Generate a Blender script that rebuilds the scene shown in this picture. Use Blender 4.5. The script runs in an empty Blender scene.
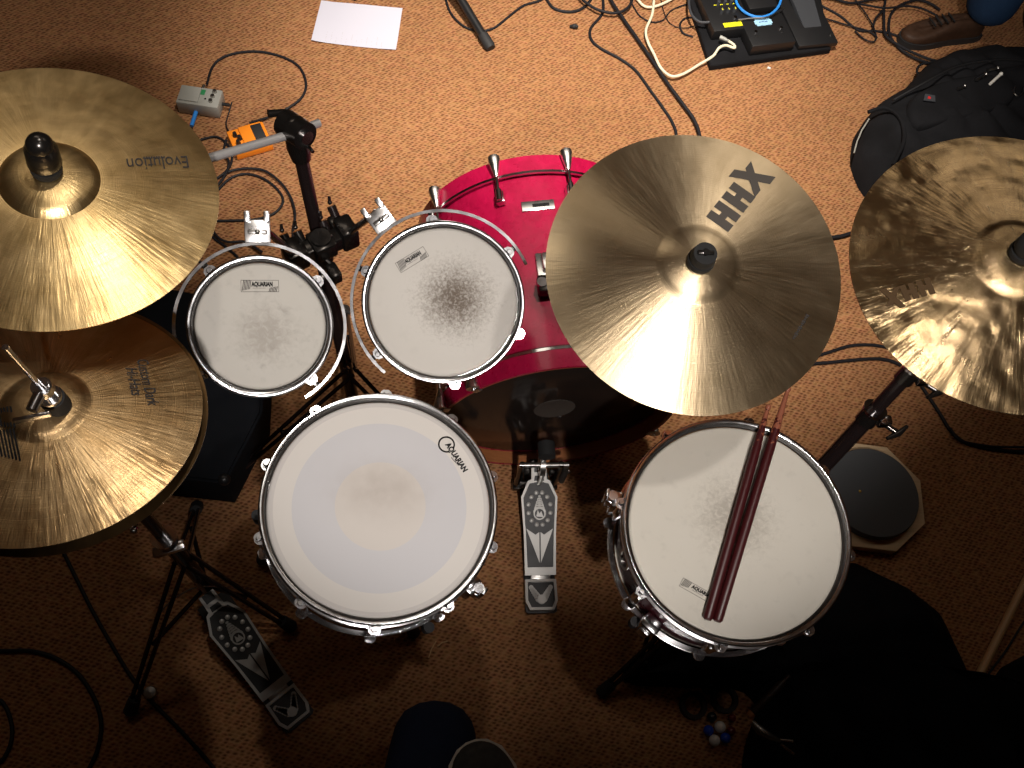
import bpy, bmesh, math, random
from mathutils import Vector, Matrix, noise
PI = math.pi
rnd = random.Random(7)
sc = bpy.context.scene
COL = sc.collection
# ------------------------------------------------------------------ camera
FPX, CAMH = 925.0, 2.12
_d = Vector(((410-512)/FPX, -(830-384)/FPX, -1)).normalized()
_z = -_d
_x = Vector((1, 0, 0)); _x = (_x - _x.dot(_z)*_z).normalized()
_y = _z.cross(_x)
ROT = Matrix((_x, _y, _z))                 # world = ROT @ camera-space
CPOS = Vector((0, 0, CAMH))
def ray(px, py): return ROT @ Vector(((px-512)/FPX, -(py-384)/FPX, -1))
def U(px, py, h=0.0):
    v = ray(px, py); return CPOS + v*((h-CAMH)/v.z)
cd = bpy.data.cameras.new('camera'); cam = bpy.data.objects.new('camera', cd); COL.objects.link(cam)
cam.matrix_world = Matrix.Translation(CPOS) @ ROT.to_4x4()
cd.sensor_width = 36; cd.lens = 36*FPX/1024; cd.clip_start = 0.02; cd.clip_end = 60
sc.camera = cam
# ------------------------------------------------------------------ mesh builder
class MB:
    def __init__(s): s.bm = bmesh.new()
    def _add(s, vs, fs, M=None, smooth=True):
        bv = [s.bm.verts.new((M @ Vector(v)) if M else Vector(v)) for v in vs]
        for f in fs:
            try:
                q = s.bm.faces.new([bv[i] for i in f]); q.smooth = smooth
            except ValueError: pass
        return s
    def box(s, c, size, M=None, bev=0.0, rz=0.0, seg=2):
        t = bmesh.new(); bmesh.ops.create_cube(t, size=1)
        for v in t.verts: v.co = Vector((v.co.x*size[0], v.co.y*size[1], v.co.z*size[2]))
        if bev: bmesh.ops.bevel(t, geom=list(t.edges), offset=bev, segments=seg, affect='EDGES', profile=0.5)
        m = Matrix.Translation(Vector(c)) @ Matrix.Rotation(rz, 4, 'Z')
        if M: m = M @ m
        t.verts.index_update()
        s._add([v.co.copy() for v in t.verts], [[v.index for v in f.verts] for f in t.faces], m, False)
        t.free(); return s
    def lathe(s, prof, n=64, M=None, closed=True, a0=0.0, a1=2*PI, smooth=True):
        full = abs(a1-a0-2*PI) < 1e-6
        k = n if full else n+1
        vs = []; fs = []
        for i in range(k):
            a = a0+(a1-a0)*i/n
            for (r, z) in prof: vs.append((r*math.cos(a), r*math.sin(a), z))
        m = len(prof); mm = m if closed else m-1
        for i in range(n):
            j = (i+1) % k
            for p in range(mm):
                q = (p+1) % m
                fs.append((i*m+p, j*m+p, j*m+q, i*m+q))
        if not full and closed:
            fs.append(tuple(range(m-1, -1, -1))); fs.append(tuple((k-1)*m+p for p in range(m)))
        s._add(vs, fs, M, smooth)
        return s
    def disc(s, r, z, n=64, M=None, z2=None):
        vs = [(r*math.cos(2*PI*i/n), r*math.sin(2*PI*i/n), z) for i in range(n)]
        return s._add(vs, [tuple(range(n))], M, False)
    def tube(s, pts, r, n=12, M=None, caps=True):
        pts = [Vector(p) for p in pts]
        rs = r if isinstance(r, (list, tuple)) else [r]*len(pts)
        vs = []; fs = []; up = None
        for i, p in enumerate(pts):
            t = (pts[min(i+1, len(pts)-1)]-pts[max(i-1, 0)])
            if t.length < 1e-9: t = Vector((0, 0, 1))
            t.normalize()
            if up is None: up = Vector((0, 0, 1)) if abs(t.z) < .9 else Vector((1, 0, 0))
            u = (up - up.dot(t)*t).normalized(); w = t.cross(u); up = u
            for k in range(n):
                a = 2*PI*k/n
                vs.append(p+(u*math.cos(a)+w*math.sin(a))*rs[i])
        for i in range(len(pts)-1):
            for k in range(n):
                q = (k+1) % n
                fs.append((i*n+k, i*n+q, (i+1)*n+q, (i+1)*n+k))
        if caps:
            fs.append(tuple(range(n-1, -1, -1))); fs.append(tuple((len(pts)-1)*n+k for k in range(n)))
        return s._add(vs, fs, M)
    def ball(s, c, r, M=None, sc3=(1, 1, 1), n=16):
        t = bmesh.new(); bmesh.ops.create_uvsphere(t, u_segments=n, v_segments=max(6, n//2), radius=r)
        t.verts.index_update()
        s._add([Vector((v.co.x*sc3[0], v.co.y*sc3[1], v.co.z*sc3[2]))+Vector(c) for v in t.verts],
               [[v.index for v in f.verts] for f in t.faces], M); t.free(); return s
    def prism(s, poly, z0, z1, M=None, bev=0.0):
        n = len(poly)
        t = bmesh.new()
        a = [t.verts.new((x, y, z0)) for x, y in poly]; b = [t.verts.new((x, y, z1)) for x, y in poly]
        t.faces.new(a[::-1]); t.faces.new(b)
        for i in range(n): t.faces.new((a[i], a[(i+1) % n], b[(i+1) % n], b[i]))
        if bev: bmesh.ops.bevel(t, geom=[e for e in t.edges if abs(e.verts[0].co.z-z1) < 1e-6 and abs(e.verts[1].co.z-z1) < 1e-6], offset=bev, segments=2, affect='EDGES')
        t.verts.index_update()
        s._add([v.co.copy() for v in t.verts], [[v.index for v in f.verts] for f in t.faces], M, False); t.free(); return s
    def frame(s, outer, inner, z0, z1, M=None):
        n = len(outer)
        vs = [(x, y, z) for z in (z0, z1) for P in (outer, inner) for x, y in P]
        fs = []
        for i in range(n):
            j = (i+1) % n
            fs += [(2*n+i, 2*n+j, 3*n+j, 3*n+i), (i, n+i, n+j, j), (i, j, 2*n+j, 2*n+i), (n+j, n+i, 3*n+i, 3*n+j)]
        return s._add(vs, fs, M, False)
    def build(s, name, mat, parent=None, M=None, norm=True):
        if norm: bmesh.ops.recalc_face_normals(s.bm, faces=s.bm.faces)
        me = bpy.data.meshes.new(name); s.bm.to_mesh(me); s.bm.free()
        me.materials.append(mat)
        me.set_sharp_from_angle(angle=math.radians(38))
        o = bpy.data.objects.new(name, me); COL.objects.link(o)
        if parent: o.parent = parent
        if M: o.matrix_basis = M
        return o
def tag(o, label, cat, group=None, kind=None):
    o['label'] = label; o['category'] = cat
    if group: o['group'] = group
    if kind: o['kind'] = kind
    return o
def thing(name, label, cat, M=None, group=None):
    o = bpy.data.objects.new(name, None); COL.objects.link(o); o.empty_display_size = .05
    if M is not None: o.matrix_world = M if isinstance(M, Matrix) else Matrix.Translation(Vector(M))
    return tag(o, label, cat, group)
def frameM(c, n=(0, 0, 1), ang=0.0):
    n = Vector(n).normalized(); u = Vector((0, 1, 0)).cross(n).normalized(); v = n.cross(u)
    R = Matrix((u, v, n)).transposed().to_4x4()
    return Matrix.Translation(Vector(c)) @ R @ Matrix.Rotation(ang, 4, 'Z')
def onplane(M, px, py, zl=0.0):
    Mi = M.inverted(); o = Mi @ CPOS; v = Mi.to_3x3() @ ray(px, py)
    return o+v*((zl-o.z)/v.z)
def lerp(a, b, t): return a+(b-a)*t
def spline(pts, k=8):
    P = [Vector(p) for p in pts]; P = [P[0]*2-P[1]]+P+[P[-1]*2-P[-2]]; out = []
    for i in range(1, len(P)-2):
        a, b, c, d = P[i-1:i+3]
        for j in range(k):
            t = j/k
            out.append(.5*((2*b)+(c-a)*t+(2*a-5*b+4*c-d)*t*t+(3*b-a-3*c+d)*t**3))
    out.append(P[-2]); return out
def axisM(a, b):
    """frame at a whose z points to b"""
    a = Vector(a); b = Vector(b); z = (b-a).normalized()
    u = (Vector((1, 0, 0)) if abs(z.x) < .9 else Vector((0, 1, 0)))
    u = (u-u.dot(z)*z).normalized(); v = z.cross(u)
    return Matrix.Translation(a) @ Matrix((u, v, z)).transposed().to_4x4()
# ------------------------------------------------------------------ materials
def mat(name, col, rough=.5, metal=0.0, **k):
    if 'ink' in name.lower(): k.setdefault('Specular_IOR_Level', .08)
    m = bpy.data.materials.new(name); m.use_nodes = True
    b = m.node_tree.nodes['Principled BSDF']
    b.inputs['Base Color'].default_value = (*col, 1); b.inputs['Roughness'].default_value = rough
    b.inputs['Metallic'].default_value = metal
    for kk, v in k.items(): b.inputs[kk.replace('_', ' ')].default_value = v
    # gentle procedural micro variation of the roughness
    nt = m.node_tree; tc = nt.nodes.new('ShaderNodeTexCoord'); nz = nt.nodes.new('ShaderNodeTexNoise')
    nz.inputs['Scale'].default_value = 60; mr = nt.nodes.new('ShaderNodeMapRange')
    mr.inputs[3].default_value = max(0, rough-.05); mr.inputs[4].default_value = min(1, rough+.06)
    nt.links.new(tc.outputs['Object'], nz.inputs['Vector']); nt.links.new(nz.outputs[0], mr.inputs[0]); nt.links.new(mr.outputs[0], b.inputs['Roughness'])
    return m
class N:
    def __init__(s, m): s.nt = m.node_tree; s.b = s.nt.nodes['Principled BSDF']; s.tc = s.nt.nodes.new('ShaderNodeTexCoord')
    def n(s, t, **k):
        q = s.nt.nodes.new(t)
        for a, v in k.items():
            if hasattr(q, a): setattr(q, a, v)
            else: q.inputs[a].default_value = v
        return q
    def l(s, a, b): s.nt.links.new(a, b)
    def math(s, op, a, b=0.5, c=None):
        q = s.n('ShaderNodeMath', operation=op)
        for i, v in enumerate((a, b) if c is None else (a, b, c)):
            if isinstance(v, (int, float)): q.inputs[i].default_value = v
            else: s.l(v, q.inputs[i])
        return q.outputs[0]
    def ramp(s, fac, stops, interp='LINEAR'):
        q = s.n('ShaderNodeValToRGB'); q.color_ramp.interpolation = interp
        e = q.color_ramp.elements
        while len(e) < len(stops): e.new(.5)
        for i, (p, c) in enumerate(stops):
            e[i].position = p; e[i].color = (*c, 1) if len(c) == 3 else c
        s.l(fac, q.inputs[0]); return q.outputs[0]
    def mix(s, f, a, b, mode='MIX'):
        q = s.n('ShaderNodeMix', data_type='RGBA', blend_type=mode)
        for i, v in ((0, f), (6, a), (7, b)):
            if isinstance(v, (int, float)): q.inputs[i].default_value = v
            elif isinstance(v, tuple): q.inputs[i].default_value = (*v, 1)
            else: s.l(v, q.inputs[i])
        return q.outputs[2]
    def noise(s, scale, detail=4, vec=None, rough=.5, dist=0.0):
        q = s.n('ShaderNodeTexNoise', Scale=scale, Detail=detail, Roughness=rough, Distortion=dist)
        s.l(vec or s.tc.outputs['Object'], q.inputs['Vector']); return q.outputs[0]
    def bump(s, h, strength=.3, dist=.002):
        q = s.n('ShaderNodeBump', Strength=strength, Distance=dist); s.l(h, q.inputs['Height']); s.l(q.outputs[0], s.b.inputs['Normal'])
    def radius(s):
        sx = s.n('ShaderNodeSeparateXYZ'); s.l(s.tc.outputs['Object'], sx.inputs[0])
        cx = s.n('ShaderNodeCombineXYZ'); s.l(sx.outputs[0], cx.inputs[0]); s.l(sx.outputs[1], cx.inputs[1])
        v = s.n('ShaderNodeVectorMath', operation='LENGTH'); s.l(cx.outputs[0], v.inputs[0]); return v.outputs['Value']
    def polar(s, sa=1.0, sr=1.0):
        """vector (angle*sa on a circle, r*sr) -> for radial streaks"""
        sx = s.n('ShaderNodeSeparateXYZ'); s.l(s.tc.outputs['Object'], sx.inputs[0])
        r = s.radius()
        cx = s.n('ShaderNodeCombineXYZ')
        s.l(s.math('MULTIPLY', s.math('DIVIDE', sx.outputs[0], s.math('ADD', r, .001)), sa), cx.inputs[0])
        s.l(s.math('MULTIPLY', s.math('DIVIDE', sx.outputs[1], s.math('ADD', r, .001)), sa), cx.inputs[1])
        s.l(s.math('MULTIPLY', r, sr), cx.inputs[2]); return cx.outputs[0]
def base(n, c): n.l(c, n.b.inputs['Base Color'])
CHROME = mat('chrome', (.68, .68, .69), .17, 1.0)
STEEL = mat('dull_steel', (.45, .44, .42), .3, 1.0)
BCHROME = mat('black_chrome', (.055, .050, .046), .2, .85)
BLACK = mat('black_plastic', (.012, .012, .013), .38)
RUBBER = mat('black_rubber', (.015, .015, .016), .7)
BTUBE = mat('black_tube', (.018, .012, .012), .22, .2)
CABLE = mat('black_cable', (.011, .011, .014), .55, Specular_IOR_Level=.25)
WCABLE = mat('cream_cable', (.75, .68, .5), .5)
BLUEC = mat('blue_cable', (.03, .25, .75), .4)
WHITE = mat('white_plastic', (.8, .78, .72), .4)
GREYP = mat('grey_enamel', (.33, .33, .3), .4)
DGREY = mat('dark_grey_plastic', (.045, .048, .055), .45)
ORANGE = mat('orange_enamel', (.95, .28, .02), .35)
GREEN = mat('green_label', (.03, .22, .08), .4)
YEL = mat('yellow_label', (.8, .75, .02), .5)
LBLUE = mat('pale_blue_label', (.35, .6, .8), .5)
REDL = mat('red_mark', (.6, .02, .02), .5)
INK = mat('black_ink', (.012, .012, .012), .6)
INK2 = mat('dark_grey_ink', (.04, .036, .034), .6)
INK4 = mat('faded_grey_ink', (.085, .075, .065), .5)
INK3 = mat('brown_ink', (.07, .042, .02), .4)
FELT = mat('black_felt', (.008, .008, .008), .8)
PBOARD = mat('silver_casting', (.42, .41, .39), .42, .35)
PDARK = mat('dark_recess', (.02, .02, .021), .45, .2)
PADR = mat('grey_rubber', (.075, .08, .086), .6)
BLUEB = mat('blue_gloss', (.01, .06, .5), .15)
WHB = mat('white_gloss', (.75, .72, .68), .2)
DKB = mat('black_gloss', (.01, .01, .012), .15)
REDB = mat('dark_red_gloss', (.12, .01, .01), .15)
SOLE = mat('pale_sole_rubber', (.5, .46, .4), .6)

def wood(name, c1, c2, scale=18, rough=.45, stretch=(1, 12, 1)):
    m = mat(name, c1, rough); n = N(m)
    mp = n.n('ShaderNodeMapping'); mp.inputs['Scale'].default_value = stretch; n.l(n.tc.outputs['Object'], mp.inputs[0])
    z = n.noise(scale, 5, mp.outputs[0], .6, .6)
    base(n, n.ramp(z, [(.3, c1), (.7, c2)])); return m
WOODP = wood('birch_plywood', (.62, .44, .25), (.74, .55, .34))
WOODH = wood('maple_hoop_inside', (.26, .09, .03), (.36, .14, .05), 30)
STICKW = wood('hickory', (.5, .3, .14), (.62, .4, .2), 30, .4, (12, 12, 1))
def stick_red():
    m = mat('dark_red_lacquer', (.1, .006, .008), .42); n = N(m)
    sx = n.n('ShaderNodeSeparateXYZ'); n.l(n.tc.outputs['Object'], sx.inputs[0])
    z = n.noise(140, 4)
    wear = n.math('MULTIPLY', n.math('GREATER_THAN', n.math('ADD', z, n.math('MULTIPLY', n.math('SUBTRACT', sx.outputs[2], .335), 4)), .52), n.math('GREATER_THAN', sx.outputs[2], .27))
    base(n, n.mix(wear, (.045, .003, .004), (.26, .085, .045))); return m
STICKR = stick_red()
def lacquer(name, c1, c2, coat=.6):
    m = mat(name, c1, .28); n = N(m)
    mp = n.n('ShaderNodeMapping'); mp.inputs['Scale'].default_value = (3, 3, 14); n.l(n.tc.outputs['Object'], mp.inputs[0])
    z = n.noise(9, 6, mp.outputs[0], .65, 1.0)
    base(n, n.ramp(z, [(.3, c1), (.7, c2)])); n.b.inputs['Coat Weight'].default_value = coat*.4; n.b.inputs['Coat Roughness'].default_value = .12
    return m
MAGENTA = lacquer('magenta_lacquer', (.27, .002, .030), (.38, .005, .048))
BURG = lacquer('burgundy_lacquer', (.05, .004, .010), (.08, .006, .014))
def carpet():
    m = mat('berber_carpet', (.4, .2, .1), .95); n = N(m)
    mp = n.n('ShaderNodeMapping'); mp.inputs['Scale'].default_value = (76, 140, 1); mp.inputs['Rotation'].default_value = (0, 0, .45)
    n.l(n.tc.outputs['Object'], mp.inputs[0])
    nz = n.n('ShaderNodeTexNoise', Scale=40, Detail=2); n.l(n.tc.outputs['Object'], nz.inputs['Vector'])
    ad = n.n('ShaderNodeVectorMath', operation='ADD'); sc_ = n.n('ShaderNodeVectorMath', operation='SCALE'); sc_.inputs['Scale'].default_value = .7
    n.l(nz.outputs['Color'], sc_.inputs[0]); n.l(mp.outputs[0], ad.inputs[0]); n.l(sc_.outputs[0], ad.inputs[1])
    v = n.n('ShaderNodeTexVoronoi', Scale=1.0, Randomness=.38); n.l(ad.outputs[0], v.inputs['Vector'])
    w = n.n('ShaderNodeTexVoronoi', Scale=1.0, Randomness=.8); n.l(ad.outputs[0], w.inputs['Vector'])
    big = n.noise(2.5, 4); fine = n.noise(300, 3)
    c = n.ramp(v.outputs['Distance'], [(.10, (.11, .044, .019)), (.24, (.19, .083, .036)), (.42, (.315, .148, .066)), (.7, (.40, .202, .095))])
    c = n.mix(.05, c, v.outputs['Color'], 'OVERLAY')
    hs = n.n('ShaderNodeHueSaturation', Saturation=1.0); n.l(c, hs.inputs['Color'])
    n.l(n.math('ADD', .72, n.math('MULTIPLY', n.math('ADD', big, fine), .28)), hs.inputs['Value'])
    base(n, hs.outputs[0])
    n.bump(n.math('ADD', v.outputs['Distance'], n.math('MULTIPLY', fine, .5)), .55, .005)
    n.b.inputs['Specular IOR Level'].default_value = .1
    return m
CARPET = carpet()
def cymbal_mat(name, c1, c2, rough, aniso, hammer=.0, hscale=40, cloud=.5, streak=.3, lathe=.25, bd=.0012):
    m = mat(name, c1, rough, 1.0); n = N(m)
    cl = n.noise(9, 6, None, .6, 1.2); st = n.noise(1.6, 5, n.polar(4, 9), .65)
    st2 = n.noise(3, 4, n.polar(9, 5), .6)
    f = n.math('ADD', n.math('MULTIPLY', cl, cloud), n.math('MULTIPLY', st, 1-cloud))
    base(n, n.ramp(f, [(.32, c1), (.68, c2)]))
    r = n.radius()
    cm = n.n('ShaderNodeCombineXYZ'); n.l(n.math('MULTIPLY', r, 900), cm.inputs[0])
    gro = n.noise(1, 2, cm.outputs[0])
    h = n.math('MULTIPLY', gro, lathe)
    if hammer:
        v = n.n('ShaderNodeTexVoronoi', Scale=hscale, feature='SMOOTH_F1'); n.l(n.tc.outputs['Object'], v.inputs['Vector'])
        big = n.noise(14, 2)
        h = n.math('ADD', h, n.math('MULTIPLY', n.math('SMOOTH_MIN', v.outputs['Distance'], .5, .2), hammer))
        h = n.math('ADD', h, n.math('MULTIPLY', big, hammer*2.2))
    h = n.math('ADD', h, n.math('MULTIPLY', st2, streak))
    n.bump(h, .5, bd)
    rr = n.n('ShaderNodeMapRange'); n.l(st, rr.inputs[0]); rr.inputs[3].default_value = rough-.06; rr.inputs[4].default_value = rough+.1
    n.l(rr.outputs[0], n.b.inputs['Roughness'])
    n.b.inputs['Anisotropic'].default_value = aniso; n.b.inputs['Anisotropic Rotation'].default_value = ANROT
    t = n.n('ShaderNodeTangent', direction_type='RADIAL', axis='Z'); n.l(t.outputs[0], n.b.inputs['Tangent'])
    return m
ANROT = .25
CYM_A = cymbal_mat('cymbal_brilliant_gold', (.58, .39, .16), (.98, .72, .36), .30, .45, .9, 22, .75, .45, .2, bd=.0016)
CYM_B = cymbal_mat('cymbal_natural_bronze', (.55, .42, .25), (.66, .52, .33), .32, .84, 0, 40, .5, .30, .4)
CYM_C = cymbal_mat('cymbal_hammered_bronze', (.36, .25, .12), (.54, .39, .22), .23, .45, 2.2, 34, .5, .5, .2, bd=.0024)
CYM_D = cymbal_mat('cymbal_hihat_bronze', (.54, .34, .15), (.74, .53, .29), .28, .60, .9, 46, .5, .6, .3, bd=.0016)
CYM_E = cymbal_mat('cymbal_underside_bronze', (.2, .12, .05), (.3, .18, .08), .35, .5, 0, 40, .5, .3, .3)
def head_mat(name, cx=0, cy=0, rad=.08, amt=.8, col=(.66, .63, .58), specks=.3, grain=120):
    m = mat(name, col, .62); n = N(m)
    sx = n.n('ShaderNodeVectorMath', operation='SUBTRACT'); sx.inputs[1].default_value = (cx, cy, 0); n.l(n.tc.outputs['Object'], sx.inputs[0])
    sp = n.n('ShaderNodeSeparateXYZ'); n.l(sx.outputs[0], sp.inputs[0])
    d = n.math('SQRT', n.math('ADD', n.math('MULTIPLY', sp.outputs[0], sp.outputs[0]), n.math('MULTIPLY', sp.outputs[1], sp.outputs[1])))
    fall = n.n('ShaderNodeMapRange', interpolation_type='SMOOTHSTEP'); n.l(d, fall.inputs[0]); fall.inputs[1].default_value = 0; fall.inputs[2].default_value = rad; fall.inputs[3].default_value = 1; fall.inputs[4].default_value = 0
    z = n.noise(grain, 5, None, .7, .8); z2 = n.noise(14, 4)
    th = n.n('ShaderNodeMapRange'); n.l(n.math('ADD', z, n.math('MULTIPLY', n.math('SUBTRACT', fall.outputs[0], .5), .42)), th.inputs[0]); th.inputs[1].default_value = .42; th.inputs[2].default_value = .72
    dirt = n.math('MULTIPLY', n.math('MULTIPLY', th.outputs[0], fall.outputs[0]), amt)
    zz = n.n('ShaderNodeMapRange'); n.l(n.noise(45, 5, None, .6), zz.inputs[0]); zz.inputs[1].default_value = .56; zz.inputs[2].default_value = .75
    c = n.mix(n.math('MULTIPLY', zz.outputs[0], specks), col, tuple(v*.55 for v in col))
    c = n.mix(n.math('MULTIPLY', z2, .25), c, tuple(a*b for a, b in zip(col, (.8, .76, .68))))
    c = n.mix(dirt, c, (.10, .07, .045)); base(n, c)
    n.bump(n.noise(700, 2), .12, .0005); return m
def snare_head_mat():
    m = mat('ringed_snare_head', (.7, .68, .65), .5); n = N(m)
    r = n.radius(); k = 1/.2
    c = n.ramp(n.math('MULTIPLY', r, k), [(0, (.585, .545, .505)), (.0704*k, (.53, .525, .545)), (.136*k, (.62, .59, .555)), (.1645*k, (.52, .495, .475))], 'CONSTANT')
    edge = n.noise(6, 3)
    sp = n.n('ShaderNodeSeparateXYZ'); n.l(n.tc.outputs['Object'], sp.inputs[0])
    dx = n.math('MULTIPLY', sp.outputs[0], 13); dy = n.math('MULTIPLY', n.math('SUBTRACT', sp.outputs[1], .028), 22)
    g = n.math('POWER', 2.718, n.math('MULTIPLY', n.math('ADD', n.math('MULTIPLY', dx, dx), n.math('MULTIPLY', dy, dy)), -1.0))
    dirt = n.math('MULTIPLY', n.math('MULTIPLY', g, n.math('ADD', .2, n.noise(50, 4))), .42)
    c = n.mix(n.math('MULTIPLY', edge, .16), c, (.5, .46, .40))
    base(n, n.mix(dirt, c, (.2, .15, .12))); n.bump(n.noise(600, 2), .1, .0004); return m
H_SN2 = head_mat('coated_head_floor', .0, .02, .13, .42, (.60, .57, .50), .22)
H_T8 = head_mat('coated_head_small', .01, -.01, .10, .35, (.46, .44, .40), .4, 90)
H_T10 = head_mat('coated_head_worn', .020, .008, .125, 1.0, (.54, .515, .475), .12, 190)
H_BD = mat('smoked_bass_head', (.018, .013, .011), .14)
H_SN = snare_head_mat()
def fabric(name, c1, c2, scale=400, rough=.9, bump=.3):
    m = mat(name, c1, rough, Specular_IOR_Level=.15); n = N(m)
    z = n.noise(12, 4); w = n.noise(scale, 2)
    base(n, n.ramp(n.math('ADD', n.math('MULTIPLY', z, .6), n.math('MULTIPLY', w, .4)), [(.35, c1), (.65, c2)]))
    n.bump(w, bump, .001); return m
BAGF = fabric('black_nylon', (.006, .006, .007), (.012, .012, .014))
CLOTHF = fabric('black_cotton', (.0035, .004, .006), (.006, .007, .010))
DENIM = fabric('dark_denim', (.005, .008, .02), (.009, .013, .03), 500)
DENIM2 = fabric('blue_denim', (.012, .03, .07), (.02, .05, .11), 500)
LEATHER = fabric('brown_leather', (.035, .018, .011), (.06, .032, .02), 80, .5)
SUEDE = fabric('grey_suede', (.025, .024, .022), (.05, .048, .044), 120, .7)
PAPER = mat('white_paper', (.58, .575, .67), .7)
BOXF = fabric('black_carpet_covering', (.005, .006, .008), (.008, .009, .012), 500)
SKIN = mat('skin', (.5, .3, .2), .5)
# ------------------------------------------------------------------ text helper
def text_mesh(name, s, size, mt, parent, M, shear=0.0, off=.0, zfun=None, space=1.0, extr=0.0, xs=1.0):
    c = bpy.data.curves.new(name, 'FONT'); c.body = s; c.size = size; c.shear = shear; c.offset = off*size
    c.align_x = 'CENTER'; c.align_y = 'CENTER'; c.space_character = space; c.resolution_u = 3; c.extrude = extr
    t = bpy.data.objects.new('tmp', c); COL.objects.link(t); bpy.context.view_layer.update()
    me = bpy.data.meshes.new_from_object(t.evaluated_get(bpy.context.evaluated_depsgraph_get()))
    bpy.data.objects.remove(t)
    me.name = name; me.materials.clear(); me.materials.append(mt)
    for v in me.vertices:
        v.co.x *= xs
        p = M @ v.co
        if zfun: p.z = zfun(math.hypot(p.x, p.y))+.0006
        v.co = p
    o = bpy.data.objects.new(name, me); COL.objects.link(o); o.parent = parent
    return o
def disc_text_M(Md, p0, p1, zl, flip=False):
    """local frame on a disc: text centred between the pixel points and reading from p0 to p1"""
    a = onplane(Md, *p0, zl); b = onplane(Md, *p1, zl); c = (a+b)/2
    ang = math.atan2(b.y-a.y, b.x-a.x)
    return Matrix.Translation((c.x, c.y, zl)) @ Matrix.Rotation(ang, 4, 'Z'), (b-a).length
# ------------------------------------------------------------------ setting
o = MB().box((.6, 1.2, -.02), (9, 8, .04)).build('floor', CARPET); o['kind'] = 'structure'
PLASTER = mat('tan_plaster', (.36, .31, .25), .8)
o = MB().box((.6, 1.2, 3.12), (9, 8, .04)).build('ceiling', PLASTER); o['kind'] = 'structure'
for nm, c_, s_ in (('wall_left', (-3.92, 1.2, 1.55), (.04, 8, 3.1)), ('wall_right', (5.12, 1.2, 1.55), (.04, 8, 3.1)), ('wall_back', (.6, 5.22, 1.55), (9, .04, 3.1)), ('wall_front', (.6, -2.82, 1.55), (9, .04, 3.1))):
    o = MB().box(c_, s_).build(nm, PLASTER); o['kind'] = 'structure'
CLAWM = mat('satin_chrome', (.80, .79, .78), .28, 1.0)
FLESH = mat('shaded_aluminium', (.10, .095, .09), .35, .8)  # dark tone paints in the shadowed band between hoop rim and head
# ------------------------------------------------------------------ drums
def hoop_profile(R, D, sgn=1):
    P = [(R-.0075, 0), (R-.0055, .0012), (R-.002, .001), (R, -.001), (R, -.0035), (R-.004, -.0045), (R-.0045, -.014), (R+.0015, -.0155), (R+.0015, -.0185), (R-.0065, -.0185), (R-.0075, -.016)]
    return [(r, D+sgn*z) for r, z in P]
def drum(name, label, cat, M, R, D, angs, shell_mat, head_mt, M_is_top=True, deep_head=.0105, square=True):
    """M = frame of the batter hoop's top rim; the empty goes to the drum's base"""
    MBt = M @ Matrix.Translation((0, 0, -D))
    t = thing(name, label, cat, MBt)
    mb = MB(); mb.lathe(hoop_profile(R, D), 96)
    for a in angs:
        m = Matrix.Rotation(a, 4, 'Z')
        mb.prism([(R-.005, -.012), (R+.008, -.0085), (R+.0115, -.004), (R+.0115, .004), (R+.008, .0085), (R-.005, .012)], D-.0165, D-.0135, m)
    mb.build('batter_hoop', CHROME, t)
    mb = MB(); mb.lathe(hoop_profile(R, 0, -1), 96)
    for a in angs:
        m = Matrix.Rotation(a, 4, 'Z')
        mb.prism([(R-.005, -.012), (R+.008, -.0085), (R+.0115, -.004), (R+.0115, .004), (R+.008, .0085), (R-.005, .012)], .0135, .0165, m)
    mb.build('bottom_hoop', CHROME, t)
    Rh = R-.0085
    mb = MB(); zt = D-deep_head
    prof = [(0.0001, zt), (Rh*.5, zt), (Rh-.008, zt), (Rh-.005, zt-.0008), (Rh-.003, zt-.003), (Rh-.002, zt-.009)]
    mb.lathe(prof, 96, closed=False)
    h = mb.build('drum_head', head_mt, t)
    MB().lathe([(Rh-.0022, zt-.004), (Rh+.0012, zt-.004), (Rh+.0012, zt+.0018), (Rh-.0004, zt+.0020), (Rh-.0022, zt+.0006)], 96).build('flesh_hoop', FLESH, t)
    MB().lathe([(R-.021, .006), (R-.014, .006), (R-.014, D-.012), (R-.021, D-.012)], 96).build('shell', shell_mat, t)
    MB().lathe([(.0001, .004), (Rh-.004, .004), (Rh-.002, .012)], 64, closed=False).build('resonant_head', H_SN2, t)
    for a in angs:
        m = Matrix.Rotation(a, 4, 'Z')
        mb = MB(); mb.box((R-.006, 0, D/2), (.020, .016, min(.05, D*.4)), m, .004)
        mb.tube([(R-.006, 0, D/2-min(.035, D*.28)), (R-.006, 0, D/2+min(.035, D*.28))], .0055, 12, m)
        mb.build('lug', CHROME, t)
        mb = MB(); mb.tube([(R+.004, 0, D/2), (R+.004, 0, D-.010)], .003, 8, m)
        mb.tube([(R+.004, 0, D-.0135), (R+.004, 0, D-.0115)], .0062, 14, m)
        mb.tube([(R+.004, 0, D-.0115), (R+.004, 0, D-.009), (R+.004, 0, D-.004)], [.0052, .0042, .0036], 12 if not square else 8, m)
        mb.build('tension_rod', CHROME, t)
    return t
def deg(*a): return [math.radians(x) for x in a]
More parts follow.
